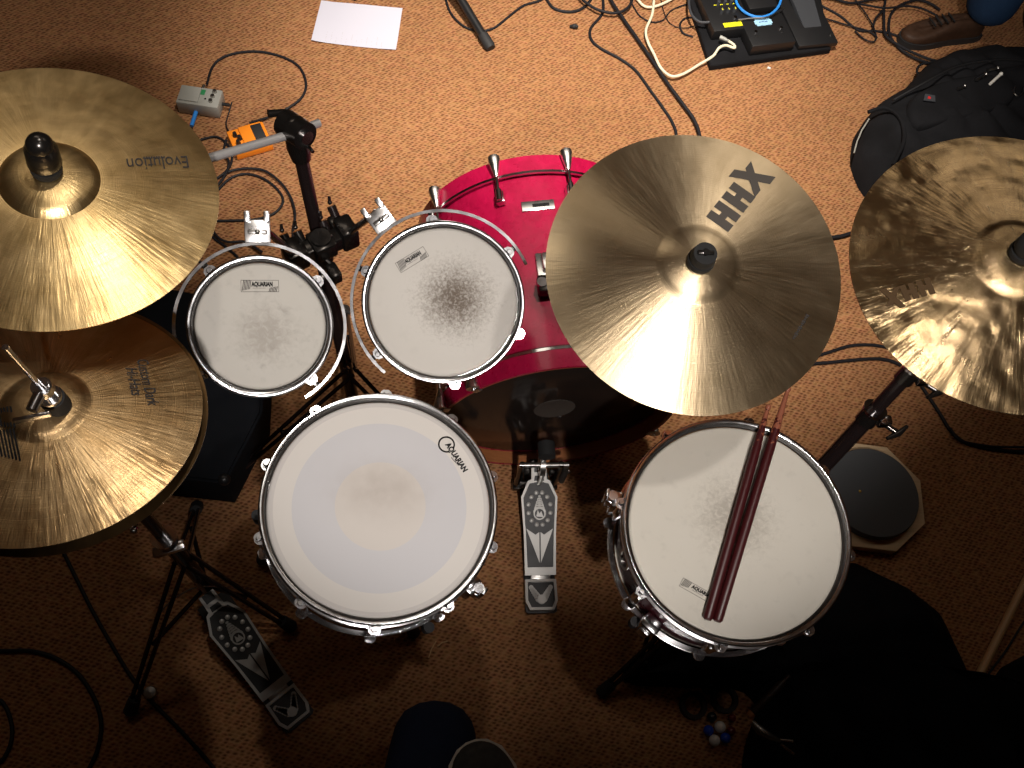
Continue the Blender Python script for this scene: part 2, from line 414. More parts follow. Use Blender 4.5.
# centre snare --------------------------------------------------------
SN_M = frameM((-.067, .460, .719), (.10, -.07, 1))
sn = drum('snare_drum', 'snare drum with a ringed white head and centre dot, nearest the middle of the kit', 'snare drum', SN_M, .186, .145,
          deg(*[91+36*i for i in range(10)]), BURG, H_SN)
SZ = .145-.0105
def dplane(Mtop, D): return Mtop @ Matrix.Translation((0, 0, -D))
SB = dplane(SN_M, .145)
c = onplane(SB, 446.5, 444.5, SZ)
MB().lathe([(.0114, SZ+.0002), (.0141, SZ+.0002), (.0141, SZ+.0006), (.0114, SZ+.0006)], 40, Matrix.Translation((c.x, c.y, 0)), a0=math.radians(-25), a1=math.radians(290)).build('logo_ring', INK, sn)
Mt, L = disc_text_M(SB, (447, 443), (466, 472), SZ+.0006)
text_mesh('lettering', 'AQUARIAN', .0130, INK, sn, Mt, off=.045, space=1.0, xs=.82)
Mt, L = disc_text_M(SB, (450, 456), (460, 467), SZ+.0006)
mb = MB()
for i in range(7): mb.box((-.008+i*.0026, 0, 0), (.0018, .0016, .0002), Mt)
mb.build('fine_print', INK2, sn)
def strainer(t, a, R, D, dz=0):
    m = Matrix.Rotation(a, 4, 'Z')
    mb = MB(); mb.box((R+.004, 0, D*.45), (.020, .030, .06), m, .004); mb.box((R+.016, 0, D*.5), (.014, .018, .035), m, .003)
    th = mb.build('strainer', CHROME, t)
    mb = MB(); mb.box((R+.026, .0, D*.55+.01), (.006, .014, .05), m, .002); mb.build('lever', CHROME, th)
    mb = MB(); mb.tube([m @ Vector((R+.016, 0, D*.5+.02)), m @ Vector((R+.016, 0, D*.5+.034))], .0085, 16); mb.build('knob', CHROME, th)
strainer(sn, math.radians(-35), .186, .145)
# right-hand drum -----------------------------------------------------
S2_M = frameM((.504, .4385, .722), (-.04, -.07, 1))
s2 = drum('snare_drum', 'burgundy snare drum on the right with a plain white head carrying two red drumsticks', 'snare drum', S2_M, .186, .165,
          deg(*[33+45*i for i in range(8)]), BURG, H_SN2)
strainer(s2, math.radians(162), .186, .165)
m = Matrix.Rotation(math.radians(192), 4, 'Z')
MB().lathe([(.0135, 0), (.0175, 0), (.0175, .003), (.0135, .003)], 32, m @ Matrix.Translation((.171, 0, .07)) @ Matrix.Rotation(PI/2, 4, 'Y') @ Matrix.Diagonal((2.0, 1, 1, 1))).build('badge', STEEL, s2)
m = Matrix.Rotation(math.radians(228), 4, 'Z')
mb = MB(); mb.box((.186, 0, .035), (.026, .034, .045), m, .005); mb.box((.2, 0, .02), (.01, .02, .05), m, .003); mb.build('snare_clamp', CHROME, s2)
m = Matrix.Rotation(math.radians(213), 4, 'Z')
mb = MB(); mb.ball((.182, 0, .02), .014, m, (.7, .8, 1.3)); mb.build('basket_tip_lug', CHROME, s2)
S2B = dplane(S2_M, .165); SZ2 = .165-.0105
def head_label(t, Md, p0, p1, p2, z):
    """rectangular outline label with striped ends. p0->p1 = bottom edge reading direction, p2 = above p0"""
    a = onplane(Md, *p0, z); b = onplane(Md, *p1, z); c = onplane(Md, *p2, z)
    w = (b-a).length; h = (c-a).length; ang = math.atan2(b.y-a.y, b.x-a.x)
    v = Vector((-math.sin(ang), math.cos(ang), 0)); s = 1 if (c-a).dot(v) > 0 else -1
    ctr = a+(b-a)/2+v*(h/2*s)
    Mt = Matrix.Translation((ctr.x, ctr.y, z+.0003)) @ Matrix.Rotation(ang, 4, 'Z')
    e = .0006; W, Hh = w/2, h/2
    mb = MB(); mb.frame([(-W, -Hh), (W, -Hh), (W, Hh), (-W, Hh)], [(-W+e, -Hh+e), (W-e, -Hh+e), (W-e, Hh-e), (-W+e, Hh-e)], 0, .0002, Mt)
    for k in range(6):
        x = -W+.0015+k*.0022
        mb.prism([(x, -Hh+.002+k*.0005), (x+.0011, -Hh+.002+k*.0005), (x+.0035, Hh), (x+.0024, Hh)], 0, .0002, Mt)
        x = W-.0015-k*.0022
        mb.prism([(x-.0035, -Hh), (x-.0024, -Hh), (x, -.0005-k*.0004), (x-.0011, -.0005-k*.0004)], 0, .0002, Mt)
    for k in range(9): mb.box((-W*.35+k*.0022, -Hh*.35, .0001), (.0015, .0007, .0002), Mt)
    lb = mb.build('head_label', INK2, t)
    text_mesh('lettering', 'AQUARIAN', h*.52, INK, lb, Mt @ Matrix.Translation((W*.12, Hh*.28, .0003)), off=.06, xs=.62*w/h/3.0)
head_label(s2, S2B, (679, 586), (716, 607), (682, 577), SZ2)
# small and middle tom ---------------------------------------------------
T8_M = frameM((-.265, .708, .827), (.18, -.50, 1))
t8 = drum('tom_drum', 'smallest rack tom, left of the black post, with a faintly stained white head', 'tom drum', T8_M, .111, .17,
          deg(47, 139, 227, 320), BURG, H_T8)
T8B = dplane(T8_M, .17)
head_label(t8, T8B, (241, 292), (279, 292), (241, 280), .17-.0105)
T10_M = frameM((.018, .799, .772), (-.02, -.60, 1))
t10 = drum('tom_drum', 'larger rack tom with a dark brown smudge on its white head, before the bass drum', 'tom drum', T10_M, .137, .18,
           deg(100, 160, 220, 280, 340, 40), BURG, H_T10)
T10B = dplane(T10_M, .18)
head_label(t10, T10B, (401, 273), (429, 256), (394, 264), .18-.0105)
def rims(t, R, Rr, D, a0, a1, drop, angs, brk, M):
    a0, a1 = math.radians(a0), math.radians(a1)
    z = D-drop
    ring = MB().lathe([(Rr-.0025, z), (Rr+.0025, z), (Rr+.0025, z-.007), (Rr-.0025, z-.007)], 80, a0=a0, a1=a1).build('suspension_ring', CHROME, t)
    for a in angs:
        m = Matrix.Rotation(a, 4, 'Z')
        mb = MB(); mb.box(((R+Rr)/2, 0, z-.005), (Rr-R+.006, .010, .0035), m, .001); mb.tube([m @ Vector((R+.005, 0, z-.014)), m @ Vector((R+.005, 0, z))], .0065, 12)
        mb.build('rubber_grommet', BCHROME, ring)
    m = Matrix.Rotation(math.radians(brk), 4, 'Z')
    mb = MB()
    mb.box((Rr+.020, 0, z-.006), (.036, .040, .006), m, .0015)
    mb.box((Rr+.043, .015, z-.004), (.018, .010, .010), m, .002); mb.box((Rr+.043, -.015, z-.004), (.018, .010, .010), m, .002)
    bk = mb.build('mount_bracket', CLAWM, t)
    mb = MB(); mb.tube([m @ Vector((Rr+.017, 0, z-.004)), m @ Vector((Rr+.017, 0, z+.012))], .0035, 10)
    mb.box((Rr+.017, 0, z+.008), (.007, .030, .005), m, .002); mb.ball((Rr+.017, 0, z+.013), .004, m)
    mb.build('wing_nut', STEEL, bk)
rims(t8, .111, .131, .17, -52, 228, .022, deg(47, 139, 227, 320), 99, T8B)
rims(t10, .137, .156, .18, 27, 232, .024, deg(100, 160, 220, 40), 129, T10B)
# bass drum -----------------------------------------------------------
def build_bass():
    R = .268; F = Vector((.222, 1.325, R)); B = Vector((.282, .812, R)); Lb = (F-B).length
    ax = (F-B).normalized(); u = Vector((ax.y, -ax.x, 0)); up = Vector((0, 0, 1))
    # local: z along axis from batter to front, x right, y up
    Rm = Matrix((u, up, -ax)).transposed().to_4x4()      # columns: x=u, y=up, z=-ax (points to drummer)
    M = Matrix.Translation((F+B)/2) @ Rm
    M0 = Matrix.Translation(Vector(((F+B)/2).to_tuple()[:2]+(0,)))
    t = thing('bass_drum', 'magenta bass drum lying on its side behind the toms with a dark head', 'bass drum', M0)
    X = M0.inverted() @ M; h = Lb/2
    Rs = R-.012
    MB().lathe([(Rs-.008, -h+.03), (Rs, -h+.03), (Rs, h-.03), (Rs-.008, h-.03)], 96, X).build('shell', MAGENTA, t)
    for s, nm in ((1, 'batter'), (-1, 'front')):
        hp = MB().lathe([(R-.006, s*h), (R, s*h), (R, s*(h-.040)), (R-.006, s*(h-.040))], 96, X).build(nm+'_hoop', MAGENTA, t)
        MB().lathe([(R-.0085, s*(h-.0005)), (R-.006, s*(h-.0005)), (R-.006, s*(h-.040)), (R-.0085, s*(h-.040))], 96, X).build('hoop_lining', WOODH, hp)
        MB().lathe([(R-.005, s*(h-.0405)), (R+.0008, s*(h-.0405)), (R+.0008, s*(h-.0465)), (R-.005, s*(h-.0465))], 96, X).build('flesh_ring', CHROME, t)
        hd = MB().lathe([(.0001, s*(h-.030)), (.1, s*(h-.030)), (R-.018, s*(h-.030)), (R-.012, s*(h-.034)), (R-.009, s*(h-.042))], 96, X, closed=False).build(nm+'_head', H_BD, t)
        MB().lathe([(R-.016, s*(h-.036)), (R-.0088, s*(h-.036)), (R-.0088, s*(h-.040)), (R-.016, s*(h-.040))], 96, X).build('head_rim', STEEL, hd)
        if s == 1:
            mb = MB(); mb.lathe([(.0001, 0), (.044, 0), (.046, .0006), (.0465, 0.0)], 48, X @ Matrix.Translation((.0, .0, h-.0295)) , closed=False)
            mb.build('impact_patch', mat('patch_grey', (.055, .045, .038), .5), hd)
    claws = [(a, -1) for a in deg(79, 112, 146, 44, 16, 180, 214, 246, 294, 326)] + [(a, 1) for a in deg(45, 135, 22, 158, 335, 205)]
    for a, s in claws:
        m = X @ Matrix.Rotation(a, 4, 'Z')
        mb = MB()
        # claw hook over the hoop (cone body) + rod + small lug casing
        mb.tube([(R+.010, 0, s*(h+.001)), (R+.011, 0, s*(h-.006)), (R+.009, 0, s*(h-.030)), (R+.008, 0, s*(h-.046))], [.0140, .0135, .0085, .0045], 16, m)
        mb.box((R-.001, 0, s*(h+.001)), (.016, .018, .003), m, .001)
        cl = mb.build('claw_hook', CLAWM, t)
        MB().tube([(R+.008, 0, s*(h+.006)), (R+.008, 0, s*(h-.085))], .0033, 10, m).build('tension_rod', CHROME, cl)
        mb = MB(); mb.box((Rs+.009, 0, s*(h-.096)), (.018, .020, .030), m, .004); mb.tube([(Rs+.017, 0, s*(h-.080)), (Rs+.017, 0, s*(h-.108))], .007, 14, m)
        mb.build('lug', CHROME if s < 0 else STEEL, t)
    # badge on the top of the shell
    def topz(p): return
    m = X @ Matrix.Rotation(deg(95)[0], 4, 'Z')
    bd = MB().box((Rs+.001, 0, -h+.125), (.002, .070, .024), m, .0005).build('badge', CLAWM, t)
    mb = MB(); mb.box((Rs+.0024, -.006, -h+.125), (.0008, .036, .008), m); mb.build('badge_mark', INK, bd)
    # mount plate for the cymbal arm
    m = X @ Matrix.Rotation(deg(93)[0], 4, 'Z')
    mb = MB(); mb.box((Rs+.003, 0, -h+.285), (.006, .064, .075), m, .002); mb.box((Rs+.012, .004, -h+.275), (.018, .034, .04), m, .004)
    pl = mb.build('mount_plate', CLAWM, t)
    mb = MB(); mb.box((Rs+.018, .006, -h+.335), (.030, .066, .040), m, .006); mb.build('arm_clamp', BCHROME, pl)
    MB().tube([m @ Vector((Rs+.03, .030, -h+.335)), m @ Vector((Rs+.036, .030, -h+.335))], .011, 16).build('wing_bolt', CHROME, pl)
    # spurs
    for sx in (-1, 1):
        mb = MB(); mb.tube([(sx*(Rs-.005), -.06, -h+.10), (sx*(Rs+.07), -R+.012, -h+.02)], .008, 12, X); mb.ball((sx*(Rs+.07), -R+.012, -h+.02), .011, X)
        mb.build('spur', CHROME, t)
    return t, X, M0, h, R, Rs
bass, BX, BM0, Bh, BR, BRs = build_bass()
# ------------------------------------------------------------------ cymbals
def cym_profile(R, rb, bow, bell, n=26):
    def zf(r):
        zb = bow
        if r >= rb: 
            t = (r-rb)/(R-rb); return zb*(1-t**1.18)
        t = r/rb; return zb+bell*math.sqrt(max(0, 1-t*t*.985))-bell*math.sqrt(.015)*1.0
    return zf
def cymbal(name, label, M, R, rb, bow, bell, mt, flip=1, cat='cymbal', hub=True):
    zf = cym_profile(R, rb, bow, bell)
    MBt = M
    t = thing(name, label, cat, MBt)
    rs = [.006]+[rb*i/10 for i in range(2, 11)]+[rb+(R-rb)*i/30 for i in range(1, 31)]
    P = [(r, flip*zf(r)) for r in rs]
    Q = [(r, flip*zf(r)-.0011) for r in reversed(rs)]
    body = MB().lathe(P+Q, 160).build('bronze_plate', mt, t)
    return t, zf
def wing_felt(name_parent, z, style='black'):
    mb = MB()
    mb.lathe([(.004, z), (.018, z), (.019, z+.004), (.018, z+.010), (.004, z+.010)], 24)
    mb.build('felt_washer', FELT, name_parent)
A_M = frameM((-.497, .747, 1.093), (.165, .0, 1))
cA, zA = cymbal('crash_cymbal', 'brilliant gold crash cymbal at the upper left, with a cloudy mottled finish', A_M, .206, .060, .024, .020, CYM_A)
wing_felt(cA, .043)
B_M = frameM((.353, .688, 1.081), (-.042, -.206, 1))
cB, zB = cymbal('crash_cymbal', 'pale bronze crash cymbal with big dark printed letters, over the bass drum', B_M, .2035, .055, .020, .012, CYM_B)
wing_felt(cB, .031)
C_M = frameM((.795, .706, 1.102), (-.144, -.104, 1))
cC, zC = cymbal('ride_cymbal', 'hammered bronze cymbal cut by the right edge, in front of the backpack', C_M, .216, .058, .028, .016, CYM_C)
wing_felt(cC, .043)
D_M = frameM((-.460, .456, 1.033), (.039, .197, 1))
cD, zD = cymbal('hihat_cymbal', 'top hi-hat cymbal at the left, golden bronze with script lettering', D_M, .1785, .050, .022, .014, CYM_D)
D2_M = frameM((-.460+.001, .456+.002, 1.019), (.06, .12, 1))
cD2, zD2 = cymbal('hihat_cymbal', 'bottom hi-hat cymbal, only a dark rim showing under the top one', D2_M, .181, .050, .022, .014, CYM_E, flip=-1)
def cym_text(t, Md, zf, s, p0, p1, size, mt, **k):
    zl = .012
    Mt, L = disc_text_M(Md, p0, p1, zl)
    return text_mesh('lettering', s, size, mt, t, Mt, zfun=zf, **k)
# pale crash : bold slanted letters built as polygons (X taller than the two H)
def block_logo(t, Md, zf, p0, p1, size, mt, outline=False):
    Mt, L = disc_text_M(Md, p0, p1, .014)
    H = size; polys = []
    w = L/3.05; x0 = -L/2; st = w*.36
    for k in range(2):
        x = x0+k*w*1.03
        polys += [[(x, -H/2), (x+st, -H/2), (x+st, H/2), (x, H/2)], [(x+w*.88-st, -H/2), (x+w*.88, -H/2), (x+w*.88, H/2), (x+w*.88-st, H/2)],
                  [(x+st, -H*.13), (x+w*.88-st, -H*.13), (x+w*.88-st, H*.15), (x+st, H*.15)]]
    x = x0+2*w*1.03-w*.05; q = H*.78
    polys += [[(x-w*.05, q), (x+st*1.0, q), (x+w*1.15, -q*.8), (x+w*1.15-st*1.15, -q*.8)], [(x-w*.15, -q*.62), (x-w*.15+st*1.15, -q*.62), (x+w*1.1, q*.62), (x+w*1.1-st*1.15, q*.62)]]
    mb = MB()
    for P in polys:
        # subdivide each polygon's quad into a grid so that it follows the metal
        n = 6
        for i in range(n):
            for j in range(2):
                def pt(u, v):
                    a = Vector(P[0]).lerp(Vector(P[1]), v); b = Vector(P[3]).lerp(Vector(P[2]), v); c_ = a.lerp(b, u)
                    w_ = Mt @ Vector((c_.x, c_.y, 0)); return (w_.x, w_.y, zf(math.hypot(w_.x, w_.y))+.0007)
                if outline and not (i in (0, n-1) or True): continue
                mb._add([pt(i/n, j/2), pt(i/n, (j+1)/2), pt((i+1)/n, (j+1)/2), pt((i+1)/n, j/2)], [(0, 1, 2, 3)], None, False)
    mb.build('lettering', mt, t, norm=False)
block_logo(cB, B_M, zB, (716, 226), (763, 166), .037, INK4)
block_logo(cC, C_M, zC, (931, 287), (886, 297), .024, INK3)
cym_text(cA, A_M, zA, 'Evolution', (191, 158), (126, 168), .0295, INK2, shear=.15, off=.0, xs=.72)
mb = MB(); Mt, L = disc_text_M(A_M, (164, 158), (142, 161), .01)
for i in range(9):
    p = Mt @ Vector((-L/2+i*L/9, 0, 0)); mb.box((p.x, p.y, zA(math.hypot(p.x, p.y))+.0007), (.0022, .0035, .0002))
mb.build('fine_print', INK2, cA)
mb = MB(); Mt, L = disc_text_M(B_M, (794, 338), (809, 313), .008)
for i in range(12):
    p = Mt @ Vector((-L/2+i*L/12, 0, 0)); mb.box((p.x, p.y, zB(math.hypot(p.x, p.y))+.0007), (.0025, .0028+.001*(i % 3), .0002), None, 0, 1.0)
mb.build('fine_print', INK2, cB)
cym_text(cD, D_M, zD, 'Custom Dark', (141, 357), (153, 405), .0190, INK2, shear=.3, off=.01, xs=.72)
cym_text(cD, D_M, zD, 'Hi-Hats', (130, 365), (138, 399), .0190, INK2, shear=.3, off=.01, xs=.78)
mb = MB()
for k in range(9):
    for (y0, y1, sh) in ((413, 428, 0), (433, 457, 2)):
        a = onplane(D_M, -14+k*3.6+sh, y0+k*.3, .012); b = onplane(D_M, -12+k*3.6+sh*1.5+2, y1+k*.9, .012)
        d_ = (b-a).normalized(); nn = Vector((-d_.y, d_.x, 0))*.0011
        pts = [a-nn, a+nn, b+nn, b-nn]
        mb._add([(p.x, p.y, zD(math.hypot(p.x, p.y))+.0008) for p in pts], [(0, 1, 2, 3)], None, False)
mb.build('printed_bars', INK, cD, norm=False)
# black cymbal sleeves / wing nuts (parts of the stands) -----------------
def tripod_base(t, c, pts, r=.009, hub=.28, post_r=.0125, post_top=None, feet_z=.012, mt=BTUBE, lean=Vector((0, 0, 0))):
    """c floor point of the post, pts list of floor foot points (world)"""
    M0i = t.matrix_world.inverted()
    def loc(p): return M0i @ Vector(p)
    for p in pts:
        p = Vector(p); a = Vector((c[0], c[1], hub))+lean*hub; f = Vector((p.x, p.y, feet_z)); dirv = (f-a).normalized()
        side = dirv.cross(Vector((0, 0, 1))).normalized()*.011
        mb = MB()
        for s in (-1, 1): mb.tube([loc(a+side*s), loc(f+side*s*.5)], r*.55, 8)
        lg = mb.build('leg', mt, t)
        br0 = Vector((c[0], c[1], .06)); mid = a.lerp(f, .55)
        mb = MB(); mb.tube([loc(br0), loc(mid)], .005, 8); mb.build('brace', mt, lg)
        mb = MB(); mb.tube([loc(f-dirv*.035), loc(f), loc(f+dirv*.005)], [.013, .015, .010], 12); mb.build('rubber_foot', RUBBER, lg)
def collar(mb, a, d, r, l, M=None):
    mb.tube([Vector(a), Vector(a)+d*l], r, 20, M)
# -- cymbal / tom stand (post + boom) --------------------------------------
TS = U(357, 418, 0); tsM = Matrix.Translation(TS)
ts = thing('cymbal_boom_stand', 'black boom stand post holding the rack toms and the upper left cymbal', 'drum stand', tsM)
bpy.context.view_layer.update()
top = U(297, 138, .86); midc = U(322, 246, .66)
def L(o, p): return o.matrix_world.inverted() @ Vector(p)
ax_ = (top-TS).normalized()
pA = lambda t_: TS+(top-TS)*t_
MB().tube([L(ts, pA(.02)), L(ts, pA(.72))], .0150, 20).build('lower_tube', BTUBE, ts)
MB().tube([L(ts, pA(.70)), L(ts, pA(.995))], .0125, 20).build('upper_tube', BTUBE, ts)
mb = MB(); mb.tube([L(ts, pA(.68)), L(ts, pA(.73))], .020, 20); mb.build('height_collar', BCHROME, ts)
tripod_base(ts, TS, [U(228, 482), U(452, 478), U(345, 312)], hub=.26)
# boom tilter
boom_end = A_M @ Vector((0, 0, -.03)); tip_r = U(319, 123, .86); 
bdir = (U(210, 160, .93)-tip_r).normalized()
mb = MB()
mb.tube([L(ts, top-ax_*.045), L(ts, top-ax_*.02), L(ts, top+ax_*.012)], [.017, .021, .020], 20)
perp = bdir.cross(ax_).normalized()
mb.tube([L(ts, top+ax_*.018-perp*.026), L(ts, top+ax_*.018+perp*.026)], .024, 24)
mb.ball(L(ts, top+ax_*.018), .025)
tl = mb.build('tilter', BCHROME, ts)
for s in (-1, 1):
    mb = MB(); mb.tube([L(ts, top+ax_*.018+perp*s*.026), L(ts, top+ax_*.018+perp*s*.032)], .012, 16); mb.build('end_cap', CHROME, tl)
mb = MB(); mb.tube([L(ts, U(303, 140, .86)), L(ts, U(313, 152, .86))], [.0035, .0035], 8); mb.build('memory_screw', CHROME, tl)
mb = MB(); mb.tube([L(ts, U(286, 112, .885)), L(ts, U(268, 114, .89))], [.0055, .007], 10); mb.build('wing_bolt', BCHROME, tl)
mb = MB(); mb.tube([L(ts, tip_r), L(ts, U(285, 136, .875)), L(ts, U(210, 158, .93)), L(ts, boom_end)], .0074, 16); mb.build('boom_arm', mat('brushed_steel_tube', (.62, .61, .60), .38, .55), ts)
An = (A_M.to_3x3() @ Vector((0, 0, 1))).normalized()
mb = MB(); a0 = A_M @ Vector((0, 0, -.05))
mb.tube([L(ts, a0), L(ts, A_M @ Vector((0, 0, .060)))], .0045, 12); mb.tube([L(ts, a0-An*.012), L(ts, a0+An*.012)], .013, 16)
mb.build('cymbal_rod', CHROME, ts)
mb = MB(); 
mb.tube([L(ts, A_M @ Vector((0, 0, .053))), L(ts, A_M @ Vector((0, 0, .060))), L(ts, A_M @ Vector((0, 0, .085))), L(ts, A_M @ Vector((0, 0, .097)))], [.016, .0205, .0195, .013], 24)
mb.ball(L(ts, A_M @ Vector((0, 0, .092))), .0165)
mb.build('wing_nut', BCHROME, ts)
# multi clamp with tom arms
mc = MB()
bc = midc
side = (U(352, 228, .66)-U(275, 262, .66)).normalized(); fw = Vector((-side.y, side.x, 0)).normalized()
Mc = Matrix.Translation(bc) @ Matrix((side, fw, Vector((0, 0, 1)))).transposed().to_4x4()
Ml = ts.matrix_world.inverted() @ Mc
mc.box((0, 0, 0), (.115, .030, .036), Ml, .004); mc.box((-.052, .004, .004), (.040, .046, .052), Ml, .006); mc.box((.052, .002, .004), (.034, .046, .056), Ml, .006)
mc.box((0, 0, .004), (.044, .048, .040), Ml, .005); mc.tube([(0, 0, -.04), (0, 0, .03)], .019, 20, Ml)
mc.box((.045, .03, .0), (.026, .03, .03), Ml, .005)
clampo = mc.build('multi_clamp', BCHROME, ts)
for (x, y, z) in ((-.030, .026, .018), (.020, .024, .018), (-.055, .030, .020), (.050, .046, .018)):
    mb = MB(); mb.tube([(x, y-.01, z-.012), (x, y+.010, z+.006)], .0085, 14, Ml); mb.ball((x, y+.014, z+.012), .0045, Ml); mb.tube([(x, y+.014, z+.01), (x+.004, y+.024, z+.016)], .003, 8, Ml)
    mb.build('wing_screw', BCHROME if x < 0 else BTUBE, clampo)
mb = MB(); mb.box((.004, -.004, .0255), (.034, .004, .004), Ml, .001); mb.box((-.002, .006, .0255), (.004, .020, .004), Ml, .001); mb.build('clamp_pin', CHROME, clampo)
mb = MB(); mb.box((-.002, -.045, -.03), (.022, .034, .03), Ml, .005); mb.tube([(.0, -.03, -.02), (-.006, -.012, -.012)], .005, 8, Ml); mb.build('memory_lock', BCHROME, ts)
q8 = T8B @ (Matrix.Rotation(math.radians(99), 4, 'Z') @ Vector((.165, 0, .140))); q10 = T10B @ (Matrix.Rotation(math.radians(129), 4, 'Z') @ Vector((.190, 0, .148)))
mb = MB(); mb.tube([L(ts, Mc @ Vector((-.05, 0, 0))), L(ts, q8)], .0062, 14); mb.build('tom_arm', CHROME, ts)
mb = MB(); mb.tube([L(ts, Mc @ Vector((.05, 0, 0))), L(ts, q10)], .0062, 14); mb.build('tom_arm', CHROME, ts)
# -- bass-drum mounted cymbal arm ------------------------------------------
ca0 = BM0 @ (BX @ Matrix.Rotation(deg(93)[0], 4, 'Z') @ Vector((BRs+.030, .0, -Bh+.335)))
ca = thing('cymbal_holder', 'black cymbal holder rising from the bass drum mount to the pale crash cymbal', 'cymbal arm', ca0)
bpy.context.view_layer.update()
Bn = (B_M.to_3x3() @ Vector((0, 0, 1))).normalized(); b0 = B_M @ Vector((0, 0, -.06))
el = Vector((ca0.x+.10, ca0.y-.10, .84))
mb = MB(); mb.tube([L(ca, ca0), L(ca, el), L(ca, b0)], .0095, 16); mb.build('arm_tube', BTUBE, ca)
mb = MB(); mb.tube([L(ca, b0), L(ca, B_M @ Vector((0, 0, .050)))], .004, 12); mb.ball(L(ca, b0), .017); mb.build('cymbal_rod', CHROME, ca)
mb = MB(); mb.tube([L(ca, B_M @ Vector((0, 0, .041))), L(ca, B_M @ Vector((0, 0, .046))), L(ca, B_M @ Vector((0, 0, .060)))], [.0155, .0175, .0155], 24)
wn = mb.build('wing_nut', FELT, ca)
mb = MB(); mb.box((0, 0, .062), (.022, .006, .004), Matrix.Translation(-ca0) @ B_M, .0015); mb.tube([(0, 0, .058), (0, 0, .066)], .004, 10, Matrix.Translation(-ca0) @ B_M); mb.build('wing_tip', BCHROME, wn)
# -- right cymbal stand ------------------------------------------------------
RS = U(700, 600, 0)
rs_ = thing('cymbal_stand', 'black straight cymbal stand with chrome clamps, leaning beside the practice pad', 'cymbal stand', RS)
bpy.context.view_layer.update()
Cn = (C_M.to_3x3() @ Vector((0, 0, 1))).normalized(); c0 = C_M @ Vector((0, 0, -.06))
pR = lambda t_: RS+(c0-RS)*t_; dR = (c0-RS).normalized()
MB().tube([L(rs_, pR(.02)), L(rs_, pR(.68))], .0150, 20).build('lower_tube', BTUBE, rs_)
MB().tube([L(rs_, pR(.66)), L(rs_, pR(.80))], .0125, 20).build('middle_tube', BTUBE, rs_)
MB().tube([L(rs_, pR(.78)), L(rs_, c0)], .0100, 20).build('upper_tube', BTUBE, rs_)
for k, (tt, r_) in enumerate(((.70, .0185), (.81, .0165))):
    a = pR(tt)
    mb = MB(); mb.tube([L(rs_, a-dR*.018), L(rs_, a+dR*.012)], r_, 24); cl = mb.build('height_clamp', BCHROME, rs_)
    mb = MB(); mb.tube([L(rs_, a+dR*.012), L(rs_, a+dR*.017)], r_+.003, 24); s_ = Vector((.8, -.6, 0)).normalized()
    mb.box(L(rs_, a+s_*.024+dR*.004), (.022, .018, .022), None, .004); mb.build('clamp_ring', CHROME, cl)
    mb = MB(); mb.tube([L(rs_, a+s_*.03), L(rs_, a+s_*.052)], .005, 12); mb.tube([L(rs_, a+s_*.052+Vector((-.02, -.012, 0))), L(rs_, a+s_*.055), L(rs_, a+s_*.052+Vector((.02, .012, 0)))], [.0035, .006, .0035], 10)
    mb.build('wing_screw', BCHROME, cl)
tripod_base(rs_, RS, [U(600, 694), U(820, 700), U(650, 500)], hub=.26)
mb = MB(); mb.tube([L(rs_, c0), L(rs_, C_M @ Vector((0, 0, .07)))], .004, 12); mb.ball(L(rs_, c0), .016); mb.build('cymbal_rod', CHROME, rs_)
mb = MB(); mb.tube([L(rs_, C_M @ Vector((0, 0, .053))), L(rs_, C_M @ Vector((0, 0, .060))), L(rs_, C_M @ Vector((0, 0, .078))), L(rs_, C_M @ Vector((0, 0, .084)))], [.015, .018, .017, .012], 24)
mb.ball(L(rs_, C_M @ Vector((0, 0, .078))), .0150)
mb.build('wing_nut', FELT, rs_)
# -- hi-hat stand --------------------------------------------------------------
HB = U(212, 592, 0)
hh = thing('hihat_stand', 'hi-hat stand at the left with a silver studded pedal and black legs', 'hi-hat stand', HB)
bpy.context.view_layer.update()
Dc = D_M @ Vector((0, 0, .03)); Dn = (Dc-(HB+Vector((0, 0, .05)))).normalized()
pH = lambda t_: HB+(Dc-HB)*t_
MB().tube([L(hh, pH(.06)), L(hh, pH(.42))], .0150, 20).build('lower_tube', BTUBE, hh)
MB().tube([L(hh, pH(.40)), L(hh, pH(.93))], .0110, 20).build('upper_tube', BTUBE, hh)
rodtop = U(5, 347, 1.24)
clb = U(57, 404, 1.072)
rd = (rodtop-clb).normalized()
MB().tube([L(hh, pH(.90)), L(hh, clb), L(hh, rodtop)], .0034, 12).build('pull_rod', CHROME, hh)
mb = MB()
mb.tube([L(hh, clb-rd*.006), L(hh, clb+rd*.022)], [.0150, .0150], 24); mb.build('felt_washer', FELT, hh)
mb = MB(); mb.tube([L(hh, clb+rd*.010), L(hh, clb+rd*.030)], .0135, 20); mb.tube([L(hh, clb+rd*.03), L(hh, clb+rd*.060)], .0085, 20); mb.tube([L(hh, clb+rd*.045), L(hh, clb+rd*.058)], .0115, 20)
cb = mb.build('clutch', CHROME, hh)
mb = MB(); cp = clb+rd*.052; mb.tube([L(hh, cp), L(hh, cp+Vector((-.006, -.028, 0)))], [.0075, .0065], 12); mb.box(L(hh, cp+Vector((-.006, -.034, -.006))), (.040, .005, .010), None, .002, .28); mb.build('wing_screw', CHROME, cb)
a = pH(.40)
mb = MB(); mb.tube([L(hh, a), L(hh, a+Dn*.03)], .020, 24)
hc = mb.build('height_clamp', BCHROME, hh)
mb = MB(); mb.box(L(hh, a+Vector((.004, -.012, -.002))), (.058, .020, .014), None, .004, .35); mb.tube([L(hh, a+Dn*.03), L(hh, a+Dn*.036)], .0225, 24); mb.build('clamp_ring', CHROME, hc)
